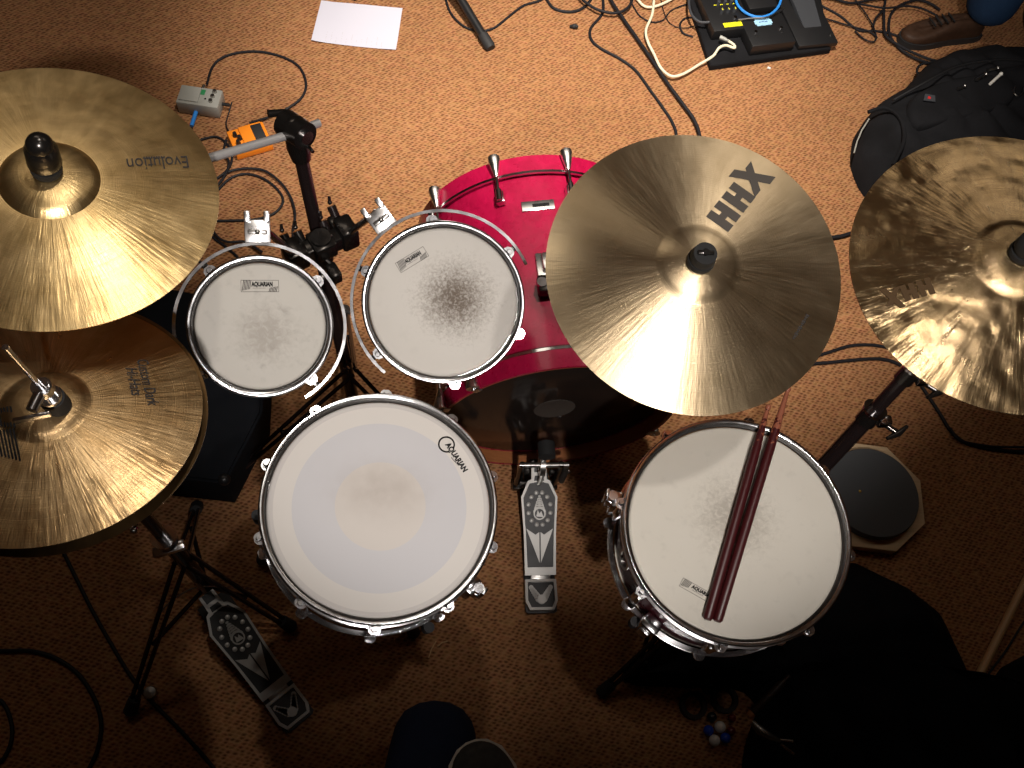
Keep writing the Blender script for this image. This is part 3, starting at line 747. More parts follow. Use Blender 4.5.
mb = MB(); mb.tube([L(hh, U(120, 527, .62)), L(hh, U(137, 522, .62))], .006, 10); mb.ball(L(hh, U(134, 530, .60)), .007); mb.build('tilt_screw', CHROME, hh)
tripod_base(hh, HB, [U(132, 712), U(292, 628), U(198, 508)], hub=.30)
mb = MB(); mb.lathe([(0.001, 0), (.013, 0), (.014, .006), (.012, .010), (.001, .011)], 20); 
o = mb.build('foot_disc', STEEL, hh); o.location = L(hh, U(151, 693, .004))
mb = MB(); mb.tube([L(hh, p) for p in spline([U(150, 632, .10), U(165, 607, .13), U(185, 592, .14), U(200, 587, .14), U(220, 587, .12), U(253, 589, .08)])], .0016, 6); mb.build('spring_wire', STEEL, hh)
# pedals ------------------------------------------------------------------------
def footpedal(parent, heel, toe, hh_, th_):
    """heel / toe world floor points, returns parts under parent"""
    heel = Vector(heel); toe = Vector(toe); v = toe-heel; Ln = v.length; v.normalize()
    side = Vector((v.y, -v.x, 0))
    M = Matrix.Translation(heel) @ Matrix((side, v, Vector((0, 0, 1)))).transposed().to_4x4()
    M = parent.matrix_world.inverted() @ M
    s = Ln/.335          # design length .335
    S = M @ Matrix.Scale(s, 4)
    mb = MB(); mb.prism([(-.036, 0), (-.030, -.004), (.030, -.004), (.036, 0), (.036, .335), (-.036, .335)], .001, .008, S); mb.build('base_plate', PDARK, parent)
    # heel plate
    hp = [(-.036, .070), (-.037, .020), (-.028, 0), (.028, 0), (.037, .020), (.036, .070)]
    hi = [(-.030, .064), (-.031, .022), (-.024, .006), (.024, .006), (.031, .022), (.030, .064)]
    mb = MB(); mb.frame(hp, hi, .010, .024, S); mb.build('heel_plate', PBOARD, parent)
    mb = MB(); mb.prism(hi, .010, .019, S); mb.build('heel_pad', PDARK, parent)
    mb = MB()
    for k in range(6):
        for sx in (-1, 1): mb.tube([(sx*(.006+k*.0033), .026+k*.0052, .019), (sx*(.006+k*.0033), .026+k*.0052, .0215)], .0085-.0006*k, 14, S)
    mb.tube([(0, .024, .019), (0, .024, .024)], .0105, 20, S); mb.build('heel_emblem', PBOARD, parent)
    # footboard, hinged and sloping up
    ang = math.atan2(th_, .26)
    T = S @ Matrix.Translation((0, .075, .018)) @ Matrix.Rotation(ang, 4, 'X')
    mb = MB(); mb.box((0, -.002, 0), (.046, .020, .010), T, .002); mb.build('hinge', STEEL, parent)
    O = [(-.036, .006), (.036, .006), (.0375, .10), (.0425, .185), (.026, .222), (.018, .226), (.017, .262), (-.017, .262), (-.018, .226), (-.026, .222), (-.0425, .185), (-.0375, .10)]
    I = [(-.030, .024), (.030, .024), (.0325, .10), (.0375, .183), (.0225, .216), (.012, .218), (.011, .219), (-.011, .219), (-.012, .218), (-.0225, .216), (-.0375, .183), (-.0325, .10)]
    mb = MB(); mb.frame(O, I, 0, .009, T)
    mb.prism([(-.017, .236), (.017, .236), (.017, .240), (-.017, .240)], .0, .010, T)
    fb = mb.build('footboard', PBOARD, parent)
    mb = MB(); mb.prism(I, .001, .0065, T); mb.prism([(-.011, .242), (.011, .242), (.011, .262), (-.011, .262)], .0085, .0098, T); mb.prism([(-.012, .222), (.012, .222), (.010, .234), (-.010, .234)], .0085, .0098, T); mb.build('footboard_panel', PDARK, fb)  # the dark neck plates paint in shaded openings of the casting
    mb = MB()
    for k in range(12):
        a = 2*PI*k/12+PI/12
        x, y = .0265*math.sin(a), .158+.038*math.cos(a)
        mb.tube([(x, y, .0065), (x, y, .0088), (x, y, .0100)], [.0052, .0052, .0032], 12, T)
    mb.build('studs', PBOARD, fb)['kind'] = 'stuff'
    mb = MB()
    for k in range(6):
        w = .0145-.0022*k; y = .150+.0072*k
        P = [(w*math.cos(a_), y+.9*w*math.sin(a_)) for a_ in [PI*j/10 for j in range(11)]]; Q = [((w-.0018)*math.cos(a_), y-.0012+.9*(w-.0018)*math.sin(a_)) for a_ in [PI*j/10 for j in range(11)]]
        mb._add([(x, y_, .0088) for x, y_ in P+Q], [(j, j+1, 12+j, 11+j) for j in range(10)], T, False)
        mb.box((0, y+.9*w-.003, .0078), (w*1.2, .0035, .002), T)
    mb.lathe([(.0112, .0065), (.0140, .0065), (.0140, .0092), (.0112, .0092)], 28, T @ Matrix.Translation((0, .146, 0)))
    mb.prism([(-.008, .140), (.009, .138), (.004, .152), (.000, .146), (-.004, .154)], .0065, .0092, T)
    mb.build('emblem', PBOARD, fb)
    mb = MB()
    for sx in (-1, 1): mb.prism([(sx*.0015, .034), (sx*.031, .112), (sx*.010, .098), (sx*.0015, .104)][::sx], .0065, .0088, T)
    mb.build('arrow_inlay', PBOARD, fb)
    return S, T
bpy.context.view_layer.update()
S, T = footpedal(hh, U(300, 722, .01), U(212, 600, .01), 0, .09)
mb = MB(); mb.tube([T @ Vector((0, .262, .004)), S @ Vector((0, .36, .17))], .004, 8); mb.build('pull_chain', STEEL, hh)
bp0 = U(541, 612, .0)
bp = thing('bass_drum_pedal', 'silver and black bass drum pedal clamped to the bass drum hoop', 'drum pedal', bp0)
bpy.context.view_layer.update()
S, T = footpedal(bp, U(541, 612, .01), U(533, 474, .01), 0, .085)
mb = MB()
for sx in (-1, 1): mb.tube([S @ Vector((sx*.045, .300, .004)), S @ Vector((sx*.045, .300, .16))], .0075, 12)
mb.box((0, .300, .014), (.11, .022, .020), S, .004)
fr = mb.build('pedal_frame', BCHROME, bp)
mb = MB(); mb.tube([S @ Vector((-.052, .300, .155)), S @ Vector((.062, .300, .155))], .006, 14); ax1 = mb.build('axle', STEEL, bp)
mb = MB(); mb.lathe([(.016, -.006), (.026, -.006), (.026, .006), (.016, .006)], 24, S @ Matrix.Translation((0, .300, .155)) @ Matrix.Rotation(PI/2, 4, 'Y')); mb.build('cam', STEEL, ax1)
mb = MB(); mb.tube([S @ Vector((0, .305, .155)), S @ Vector((0, .300, .23))], .0035, 10); bt = mb.build('beater_shaft', CHROME, bp)
mb = MB(); mb.tube([S @ Vector((0, .288, .235)), S @ Vector((0, .322, .235))], .019, 24); mb.build('beater', FELT, bt)
mb = MB()
for k in range(14): mb.box((0, .277+.0, .045+k*.0075), (.010, .005, .0055), S, .001)
mb.build('chain', STEEL, bp)
mb = MB(); mb.box((.0, .330, .018), (.055, .045, .020), S, .004); mb.box((0, .345, .040), (.030, .018, .030), S, .004); mb.box((.050, .325, .030), (.030, .020, .014), S, .004)
hcl = mb.build('hoop_clamp', BCHROME, bp)
mb = MB(); mb.tube([S @ Vector((.068, .322, .034)), S @ Vector((.085, .328, .036))], .006, 10); mb.box((0.0, .330, .043), (.012, .028, .008), S, .002); mb.build('clamp_screw', CHROME, hcl)
mb = MB(); 
for k in range(10): mb.lathe([(.0055, .05+k*.008), (.0075, .053+k*.008), (.0055, .056+k*.008)], 12, S @ Matrix.Translation((.060, .298, 0)), closed=False)
mb.build('spring', STEEL, bp)
# snare stands --------------------------------------------------------------------
def snare_stand(label, Mb, R, floor_px, feet, arms):
    c = U(*floor_px) if isinstance(floor_px, tuple) else floor_px
    t = thing('snare_stand', label, 'drum stand', c); bpy.context.view_layer.update()
    hub = Mb @ Vector((0, 0, -.10))
    MB().tube([L(t, Vector((c.x, c.y, .03))), L(t, hub)], .0125, 16).build('post', BTUBE, t)
    for a in arms:
        e1 = Mb @ (Matrix.Rotation(math.radians(a), 4, 'Z') @ Vector((R+.008, 0, -.012))); e2 = Mb @ (Matrix.Rotation(math.radians(a), 4, 'Z') @ Vector((R+.010, 0, .022)))
        mb = MB(); mb.tube([L(t, hub), L(t, Mb @ (Matrix.Rotation(math.radians(a), 4, 'Z') @ Vector((R*.5, 0, -.05)))), L(t, e1)], .007, 12); am = mb.build('basket_arm', BCHROME, t)
        mb = MB(); mb.tube([L(t, e1), L(t, e2)], .009, 12); mb.build('rubber_grip', RUBBER, am)
    tripod_base(t, c, feet, hub=.22)
    return t
snare_stand('black tripod stand under the ringed white snare drum', SB, .186, SB.translation*Vector((1, 1, 0)) if False else Vector((SB.translation.x, SB.translation.y, 0)), [U(414, 634), U(262, 560), U(470, 500)], (-60, 60, 180))
snare_stand('black tripod stand under the burgundy right-hand snare drum', S2B, .186, Vector((S2B.translation.x, S2B.translation.y, 0)), [U(640, 670), U(790, 560), U(640, 560)], (-20, 100, 222))
# ------------------------------------------------------------------ drumsticks
def stick(name, label, a, b, mt, r=.0080, group=None, tipmat=None, cat='drumstick'):
    """a butt, b tip"""
    a = Vector(a); b = Vector(b); M = axisM(a, b); Ln = (b-a).length
    prof = [(0.0001, 0), (r*.7, .0005), (r, .004), (r, Ln*.70), (r*.93, Ln*.78), (r*.45, Ln-.016), (r*.38, Ln-.0125), (r*.62, Ln-.008), (r*.55, Ln-.003), (.0001, Ln)]
    o = MB().lathe(prof, 20, closed=False).build(name, mt); o.matrix_world = M
    return tag(o, label, cat, group)
zs = (S2B @ Vector((0, 0, SZ2)))
def on_head(px, py, lift): 
    p = onplane(S2B, px, py, SZ2+lift); return S2B @ p
def on_rim(px, py, lift):
    p = onplane(S2B, px, py, .165+lift); return S2B @ p
stick('drumstick', 'dark red drumstick lying on the white drum head, left one of the pair', on_head(707, 620, .0085), on_rim(769, 404, .010), STICKR, group='pair of red drumsticks on the drum')
stick('drumstick', 'dark red drumstick lying on the white drum head, right one of the pair', on_head(717.0, 622, .0085), on_rim(789, 386, .012), STICKR, group='pair of red drumsticks on the drum')
ws = MB(); 
stick('wooden_rod', 'plain pale wooden drumstick lying on the carpet at the right edge', U(977, 680, .02), U(1046, 540, .02), STICKW, .0095)
# ------------------------------------------------------------------ practice pad
pc = U(864, 499, 0)
pb = thing('practice_pad', 'round grey rubber practice pad on a pale plywood octagon board', 'practice pad', pc); bpy.context.view_layer.update()
P8 = [(.148*math.cos(2*PI*k/8+.30), .148*math.sin(2*PI*k/8+.30)) for k in range(8)]
MB().prism(P8, 0.004, .030, None, .001).build('board', WOODP, pb)
MB().prism([(x*.97, y*.97) for x, y in P8], .0005, .004).build('rubber_base', RUBBER, pb)
MB().lathe([(.0001, .0302), (.112, .0302), (.1165, .034), (.1165, .050), (.114, .054), (.0001, .0545)], 64, closed=False).build('playing_surface', PADR, pb)
MB().lathe([(.0001, .0545), (.0035, .0545), (.003, .0565), (.0001, .0570)], 14, Matrix.Translation((-.035, .0, 0)), closed=False).build('brass_stud', mat('brass_stud', (.6, .4, .1), .3, 1.0), pb)
# ------------------------------------------------------------------ cables
def cable(pts, r, label, mt=CABLE, h=.004, k=8, name='cable', cat='cable', group=None, ends=True):
    P = []
    for p in pts:
        hh_ = p[2] if len(p) > 2 else h
        P.append(U(p[0], p[1], hh_))
    w = spline(P, k)
    o0 = Vector((w[0].x, w[0].y, 0))
    o = MB().tube([p-o0 for p in w], r, 8).build(name, mt); o.location = o0
    return tag(o, label, cat, group)
cable([(207, 84, .03), (212, 68), (222, 58), (240, 52.5), (262, 52), (285, 58), (300, 68), (306, 84), (302, 97), (290, 107), (272, 116), (250, 123, .02)], .0038, 'black cable looping from the grey pedal round to the orange pedal')
cable([(232, 102, .02), (229, 112), (226, 124), (229, 132, .015)], .002, 'thin black lead hanging from the right side of the grey pedal')
cable([(198, 141), (207, 138), (217, 137), (226, 143), (232, 154), (230, 166), (222, 175), (212, 182)], .0035, 'black cable loop between the gold crash cymbal and the orange pedal')
cable([(200, 200), (213, 182), (228, 172), (247, 168.5), (265, 171), (280, 182), (290, 196), (295, 214), (293, 232), (296, 262)], .0036, 'outer black cable coil on the carpet left of the boom stand post', h=.009)
cable([(205, 206), (218, 190), (231, 178), (246, 174), (262, 178), (276, 188), (283, 200), (276, 212), (258, 219), (236, 220.5), (205, 221)], .0036, 'inner black cable coil ending straight behind the small tom bracket')
cable([(226, 140), (224, 152), (229, 164), (222, 180), (208, 196), (205, 215), (216, 235), (228, 242), (246, 242), (262, 252)], .0036, 'black cable running down beside the gold crash cymbal to the small tom', h=.013)
cable([(206, 225), (214, 238), (226, 247), (240, 262), (236, 285), (200, 262), (180, 262)], .0036, 'black cable passing under the small tom toward the black box')
cable([(600, -22), (603, 0), (602, 14), (591, 28), (591, 39), (600, 48), (620, 59), (636, 71), (650, 90), (663, 108), (673, 124), (676, 140), (668, 180)], .0046, 'black cable with a kink, left of the two running under the pale crash cymbal')
cable([(604, -22), (611, 0), (622, 17), (636, 37), (652, 60), (668, 84), (682, 103), (694, 120), (700, 138), (700, 170)], .0055, 'thick black cable, right of the two running under the pale crash cymbal', h=.013)
cable([(540, -15), (547, 0), (555, 9), (570, 12), (583, 8), (592, -2), (600, -15)], .0048, 'black cable loop dipping in at the top edge above the small knob')
cable([(575, -10), (583, 0), (596, 9), (611, 13), (623, 11), (631, 3), (633, -10)], .0046, 'black cable crossing at the top edge over the two long cables', h=.021)
cable([(560, -12), (541, 0), (523, 6), (507, 18), (494, 28), (480, 31), (465, 27), (452, 15), (446, 0), (446, -12)], .0038, 'black cable curving round the microphone stand foot')
cable([(632, 4), (640, 16), (652, 22), (663, 20), (672, 10), (690, 3)], .0024, 'thin black lead between the thick cable and the pedalboard')
cable([(660, -6), (664, 12), (671, 24), (684, 28), (700, 24)], .0014, 'hair-thin lead curving up to the left side of the pedalboard', h=.006)
cable([(692, 17), (684, 19), (680, 25), (683, 33), (693, 37)], .0032, 'short black loop sticking out left of the pedalboard')
cable([(630, -12), (638, 0), (647, 7), (662, 4), (684, -8)], .0042, 'cream cable arcing along the top edge left of the pedalboard', WCABLE, h=.012)
cable([(655, -12), (654, 0), (652, 15), (646, 30), (648, 42), (654, 54), (661, 68), (671, 76), (683, 74), (700, 64), (713, 56, .03), (719, 48, .045), (726, 45.5, .045), (734, 48, .045), (734, 45, .045), (727, 40, .045)], .0042, 'long cream cable plugged onto the pedalboard', WCABLE, h=.019)
cable([(812, 0), (822, 6), (840, 16), (858, 30), (875, 31), (888, 33), (903, 38)], .0040, 'black cable running from the pedalboard to the brown shoe')
cable([(820, 17), (834, 21), (850, 26), (868, 31), (876, 37), (873, 42), (864, 39), (855, 31)], .0026, 'thin black cable with a small hook right of the pedalboard', h=.009)
cable([(850, -8), (857, 2), (866, 14), (873, 26), (877, 38)], .0024, 'thin black cable coming straight down from the top edge', h=.013)
cable([(886, -8), (884, 8), (876, 18), (873, 27)], .0040, 'short black cable joining the tangle near the top edge', h=.018)
cable([(940, 10), (931, 4), (918, 0), (903, 4), (893, 11), (889, 22), (890, 36), (899, 48), (912, 57), (925, 62), (940, 66)], .0045, 'black cable loop curling round the toe of the brown shoe', h=.010)
cable([(860, 4), (885, 8), (905, 6), (920, 8), (932, 13), (944, 20)], .0034, 'black cable running behind the brown shoe', h=.019)
cable([(884, 6), (884, 22), (886, 36), (900, 46), (916, 54), (932, 60), (946, 62)], .0045, 'black cable running between the shoe and the backpack', h=.016)
cable([(800, -4), (830, -2), (850, 3), (870, 0), (890, -3)], .0042, 'black cable along the top edge beside the pedalboard', h=.012)
cable([(830, 238), (842, 236), (852, 233), (862, 231)], .0060, 'black cable end showing between the two right cymbals', h=.008)
cable([(780, 372), (812, 358), (830, 352), (850, 346), (872, 345), (892, 349), (905, 356)], .0044, 'upper black cable between the pale crash and the hammered cymbal')
cable([(770, 375), (806, 365), (830, 362.5), (855, 360), (880, 359), (898, 364), (914, 376), (928, 396), (940, 414), (950, 430), (964, 442), (985, 448), (1010, 451), (1040, 454)], .0048, 'black cable bending across the carpet right of the practice pad')
cable([(950, 428), (958, 439), (975, 444), (1000, 447), (1040, 447)], .0036, 'second black cable running off the right edge', h=.010)
cable([(50, 530), (62, 550), (76, 578), (92, 610), (110, 642), (130, 675), (150, 700), (175, 725), (200, 752), (225, 782)], .0042, 'black cable running diagonally past the hi-hat stand')
cable([(-20, 650), (5, 651), (30, 651), (55, 658), (78, 674), (94, 698), (101, 722), (98, 748), (86, 775)], .0046, 'large black cable loop at the lower left')
cable([(-20, 690), (2, 702), (11, 722), (11, 742), (2, 760), (-14, 772)], .0044, 'small black cable loop in the bottom left corner')
cable([(1035, 605), (1020, 628), (1005, 652), (990, 672), (984, 684)], .0026, 'thin black cable beside the pale wooden drumstick')
# blue jack
jk = thing('patch_cable', 'blue plugged patch cable at the near side of the grey pedal', 'cable', U(193, 124, 0)); bpy.context.view_layer.update()
MB().tube([L(jk, U(197.5, 106, .018)), L(jk, U(196, 113, .018))], .0045, 12).build('plug_tip', CHROME, jk)
MB().tube([L(jk, U(196, 112, .018)), L(jk, U(191.5, 126, .016))], [.006, .0055], 12).build('plug_sleeve', BLUEC, jk)
# ------------------------------------------------------------------ effect pedals
def quadM(px4, h):
    """frame from pixels TL,TR,BR,BL of a top face at height h : origin floor centre, x right, y up, returns M,w,d"""
    P = [U(x, y, h) for x, y in px4]; c = sum(P, Vector())/4
    xv = ((P[1]-P[0])+(P[2]-P[3])); yv = ((P[0]-P[3])+(P[1]-P[2]))
    w = xv.length/2; d = yv.length/2; xv.normalize(); yv = (yv-yv.dot(xv)*xv).normalized()
    M = Matrix.Translation((c.x, c.y, 0)) @ Matrix((xv, yv, Vector((0, 0, 1)))).transposed().to_4x4()
    return M, w, d
M, w, d = quadM([(180, 83), (222, 89), (218, 107), (176, 101)], .050)
g = thing('effect_pedal', 'grey guitar effect pedal with three knobs and a green label', 'effect pedal', M)
MB().box((0, 0, .024), (w, d, .044), None, .004).build('case', GREYP, g)
MB().box((-w*.22, .002, .047), (w*.46, d*.80, .006), None, .002).build('footswitch_pad', GREYP, g)
MB().box((w*.06, d*.22, .0465), (w*.10, d*.28, .002), None, .0004).build('label', GREEN, g)
for k in range(3): 
    mb = MB(); mb.tube([(w*.33-.004*k*.4, d*.32-k*d*.27, .046), (w*.33-.004*k*.4, d*.32-k*d*.27, .054)], .0055, 16); mb.build('knob', STEEL, g)
MB().tube([(w*.16, -d*.12, .046), (w*.16, -d*.12, .048)], .0025, 10).build('indicator_light', DKB, g)
MB().tube([(w/2, d*.05, .022), (w/2+.022, d*.05, .022)], .005, 10).build('power_plug', BLACK, g)
MB().tube([(-w*.08, d/2, .02), (-w*.06, d/2+.03, .02)], .005, 10).build('input_plug', STEEL, g)
M, w, d = quadM([(227, 130), (264, 121), (271, 143), (235, 155)], .030)
g = thing('effect_pedal', 'orange guitar effect pedal lying under the chrome boom arm', 'effect pedal', M)
MB().box((0, 0, .0150), (w, d, .026), None, .003).build('case', ORANGE, g)
MB().box((w*.12, 0, .030), (w*.62, d*.96, .008), None, .003).build('treadle', ORANGE, g)
MB().box((w*.27, d*.08, .0345), (w*.28, d*.62, .003), None, .001).build('rubber_pad', RUBBER, g)
for kx, ky in ((-.33, .22), (-.33, -.12), (-.25, .05)):
    mb = MB(); mb.tube([(w*kx, d*ky, .028), (w*kx, d*ky, .042)], [.007, .005], 14); mb.build('knob', BLACK, g)
# pedalboard
M, w, d = quadM([(684, -2), (820, -14), (831, 47), (712, 64)], .022)
P = [U(*p, .022) for p in ((676, -40), (812, -50), (831, 49), (711, 66))]
pbM = Matrix.Translation((P[3]+P[2]).xy.to_3d()/2)
g = thing('pedalboard', 'black pedalboard holding several guitar pedals at the top edge', 'pedalboard', pbM); bpy.context.view_layer.update()
pl = [(L(g, p).x, L(g, p).y) for p in P][::-1]
if True:
    MB().prism(pl[::-1] if False else pl, .004, .022, None, .002).build('board', BAGF, g)
    mb = MB()
    for p in pl: mb.tube([(p[0]*.94, p[1]*.94+.01, 0), (p[0]*.94, p[1]*.94+.01, .006)], .008, 10)
    mb.build('rubber_feet', RUBBER, g)['kind'] = 'stuff'
def boxpedal(px4, h0, h1, name, label, mt, cat='effect pedal', bev=.003):
    M, w, d = quadM(px4, h1); M = M @ Matrix.Translation((0, 0, h0))
    t = thing(name, label, cat, M); MB().box((0, 0, (h1-h0)/2+.0005), (w, d, h1-h0-.001), None, bev).build('case', mt, t)
    return t, w, d, h1-h0
t, w, d, hh_ = boxpedal([(697, -14), (741, -18), (745, 28), (712, 31)], .022, .060, 'effect_pedal', 'black multi-knob pedal with a yellow strip on the pedalboard', BLACK)
MB().box((w*.10, -d*.40, hh_+.0005), (w*.62, d*.09, .001)).build('yellow_strip', YEL, t)
for i in range(3):
    for j in range(2):
        MB().tube([(-w*.12+i*.022, -d*.12+j*.035, hh_), (-w*.12+i*.022, -d*.12+j*.035, hh_+.012)], [.0065, .0055], 12).build('knob', DGREY, t)
mb = MB()
for i in range(4): mb.box((-w*.2+i*.020, d*.04, hh_+.0005), (.010, .0025, .001)); 
for i in range(3): mb.box((-w*.12+i*.022, -d*.12, hh_+.0125), (.002, .008, .001))
mb.build('yellow_marks', YEL, t)
MB().tube([(w*.15, -d*.27, hh_), (w*.15, -d*.27, hh_+.006)], .006, 12).build('footswitch', CHROME, t)
t, w, d, hh_ = boxpedal([(741, 18), (787, 12), (791, 42), (751, 46)], .022, .062, 'effect_pedal', 'black pedal with a pale blue label in the middle of the pedalboard', BLACK)
mb = MB(); mb.box((-.003, d*.26, hh_+.0006), (w*.34, d*.24, .0012)); mb.box((-.003, d*.26, hh_+.0005), (w*.40, d*.12, .001)); lb = mb.build('label', LBLUE, t)
mb = MB()
for i in range(6): mb.box((-.003-.0125+i*.005, d*.26, hh_+.0014), (.003, .0042, .0005))
mb.build('label_marks', mat('label_navy', (.05, .1, .3), .5), lb)
for x, y in ((-.30, -.06), (.30, -.02)):
    MB().tube([(w*x, d*y, hh_), (w*x, d*y, hh_+.006)], .0055, 12).build('footswitch', CHROME, t)
    MB().tube([(w*x-.003, d*y-.016, hh_), (w*x-.003, d*y-.016, hh_+.003)], .0022, 10).build('indicator_light', STEEL, t)
t, w, d, hh_ = boxpedal([(735, -34), (764, -37), (772, 6), (744, 9)], .022, .050, 'effect_pedal', 'plain black pedal behind the blue-labelled one, under the blue lead', BLACK)
for x in (-.2, .2): MB().tube([(w*x, 0, hh_), (w*x, 0, hh_+.006)], .006, 12).build('footswitch', CHROME, t)
t, w, d, hh_ = boxpedal([(768, -44), (806, -46), (827, 42), (788, 47)], .022, .040, 'volume_pedal', 'dark grey rocker volume pedal at the right side of the pedalboard', BLACK)
Mr = Matrix.Translation((.004, -.002, hh_+.014)) @ Matrix.Rotation(math.radians(9), 4, 'X')
mb = MB(); mb.prism([(-w*.38, d*.48), (-w*.16, -d*.47), (w*.22, -d*.49), (w*.38, d*.46)], -.006, .006, Mr, .001); mb.build('rocker_plate', DGREY, t)
MB().tube([(w*.40, -d*.42, hh_), (w*.40, -d*.42, hh_+.004)], .0045, 12).build('screw', STEEL, t)
cable([(738, -16, .075), (736, 0, .07), (741, 9, .07), (750, 15, .07), (760, 17, .07), (770, 14.5, .07), (778, 7, .07), (781, -2, .07), (779, -14, .07)], .0042, 'bright blue patch lead bowing over the pedalboard', BLUEC, name='patch_cable')
cable([(690, -10, .05), (689, 4, .05), (692, 15, .05), (700, 22, .05), (712, 22, .055)], .0042, 'black patch lead on the left part of the pedalboard', DGREY, name='patch_cable')
cable([(738, 20, .066), (752, 18.5, .068), (768, 17, .07), (784, 8, .068)], .0036, 'silver patch plugs lying above the blue label', STEEL, name='patch_cable')
# cream plug
o = MB().tube([(0, 0, 0), (.012, -.006, 0), (.026, -.014, 0)], [.0065, .006, .0035], 14).build('audio_plug', GREYP); o.location = U(720, 37, .05); tag(o, 'grey plug at the end of the cream cable on the pedalboard', 'plug')
# ------------------------------------------------------------------ sheet of paper
def paper():
    q = [U(321.5, 2, .0), U(402.5, 8.5, .0), U(396, 51, .0), (U(311.5, 42, .0))]
    c = sum(q, Vector())/4; mb = MB(); n = 16; vs = []
    for i in range(n+1):
        for j in range(n+1):
            u, v = i/n, j/n
            p = q[0].lerp(q[1], u).lerp(q[3].lerp(q[2], u), v)-c
            z = .0030+.0012*math.sin(u*5+v*2)+.006*max(0, u-.8)*5*max(0, v-.7)+.004*max(0, .15-u)/.15
            vs.append((p.x, p.y, z))
    fs = [(i*(n+1)+j, (i+1)*(n+1)+j, (i+1)*(n+1)+j+1, i*(n+1)+j+1) for i in range(n) for j in range(n)]
    vs2 = [(x, y, z-.0004) for x, y, z in vs]; k = len(vs)
    mb._add(vs+vs2, fs+[tuple(k+a for a in reversed(f)) for f in fs])
    t = thing('sheet_of_paper', 'white sheet of paper lying on the carpet near the top edge', 'paper', c)
    mb.build('sheet', PAPER, t)
    mb = MB(); R_ = random.Random(3)
    for i in range(13):
        x = .10+i*.06
        for j in range(R_.randint(4, 9)):
            v = .95-j*.028; p = q[0].lerp(q[1], x).lerp(q[3].lerp(q[2], x), v)-c
            z = .0036+.0012*math.sin(x*5+v*2)+.006*max(0, x-.8)*5*max(0, v-.7)
            if R_.random() < .7: mb.box((p.x, p.y, z+.0003), (.0018, .0022, .0002))
    mb.build('faint_writing', mat('faint_grey_ink', (.5, .48, .52), .6), t)
paper()
# ------------------------------------------------------------------ microphone stand
mc0 = U(402, -62, 0)
ms = thing('microphone_stand', 'black microphone stand leg with a rubber foot at the top edge', 'microphone stand', mc0); bpy.context.view_layer.update()
MB().tube([(0, 0, .05), (0, 0, 1.25)], .009, 14).build('pole', BLACK, ms)
MB().tube([(0, 0, .06), (0, 0, .17)], .020, 18).build('hub', BLACK, ms)
for px in ((490, 47), (352, -4), (470, -170)):
    f = U(px[0], px[1], .012); a = mc0+Vector((0, 0, .13)); dv = (f-a).normalized()
    lg = MB().tube([L(ms, a), L(ms, f)], .0135, 12).build('leg', BLACK, ms)
    MB().tube([L(ms, f-dv*.045), L(ms, f-dv*.004), L(ms, f+dv*.006)], [.0165, .018, .015], 14).build('rubber_foot', RUBBER, lg)
# small knob, scrap, debris
o = MB().ball((0, 0, .009), .010, None, (1.1, .8, .8)).ball((.006, -.003, .012), .006).ball((-.010, .002, .006), .005).build('rubber_knob', RUBBER); o.location = U(574, 28.5, 0); tag(o, 'small black rubber knob alone on the carpet near the top', 'knob')
o = MB().prism([(-.006, -.002), (.003, -.005), (.007, 0), (.001, .003), (-.003, .004)], .001, .004).build('paper_scrap', WHITE); o.location = U(768.5, 68.5, .002); tag(o, 'tiny white scrap on the carpet below the pedalboard', 'scrap')
o = MB().tube([(-.011, -.022, .004), (-.006, -.004, .006), (.004, .014, .004)], .0014, 6).build('wood_splinter', STICKW); o.location = U(434, 648, .002); tag(o, 'pale wood splinter on the dark carpet, left one below the snare drum', 'splinter')
o = MB().tube([(-.010, -.006, .004), (0, .002, .006), (.012, .006, .004)], .0014, 6).build('wood_splinter', STICKW); o.location = U(442, 644, .002); tag(o, 'pale wood splinter on the dark carpet, right one below the snare drum', 'splinter')
# ------------------------------------------------------------------ black floor box
P = [U(*p, .14) for p in ((120, 279), (268, 306), (262, 412), (225, 483))]; P.append(U(110, 470, .14))
bc_ = Vector((sum(p.x for p in P)/5, sum(p.y for p in P)/5, 0))
g = thing('speaker_box', 'low black carpet-covered box on the floor between the hi-hat and small tom', 'box', bc_)
MB().prism([(p.x-bc_.x, p.y-bc_.y) for p in P][::-1], .006, .14, None, .006).build('cabinet', BOXF, g)
cx_ = [(p.x-bc_.x, p.y-bc_.y) for p in P]
for i in (1, 3): MB().ball((cx_[i][0]*.95, cx_[i][1]*.95, .132), .014).build('corner_guard', BLACK, g)
MB().prism([(x*.8, y*.8) for x, y in cx_][::-1], .0, .008).build('base', RUBBER, g)
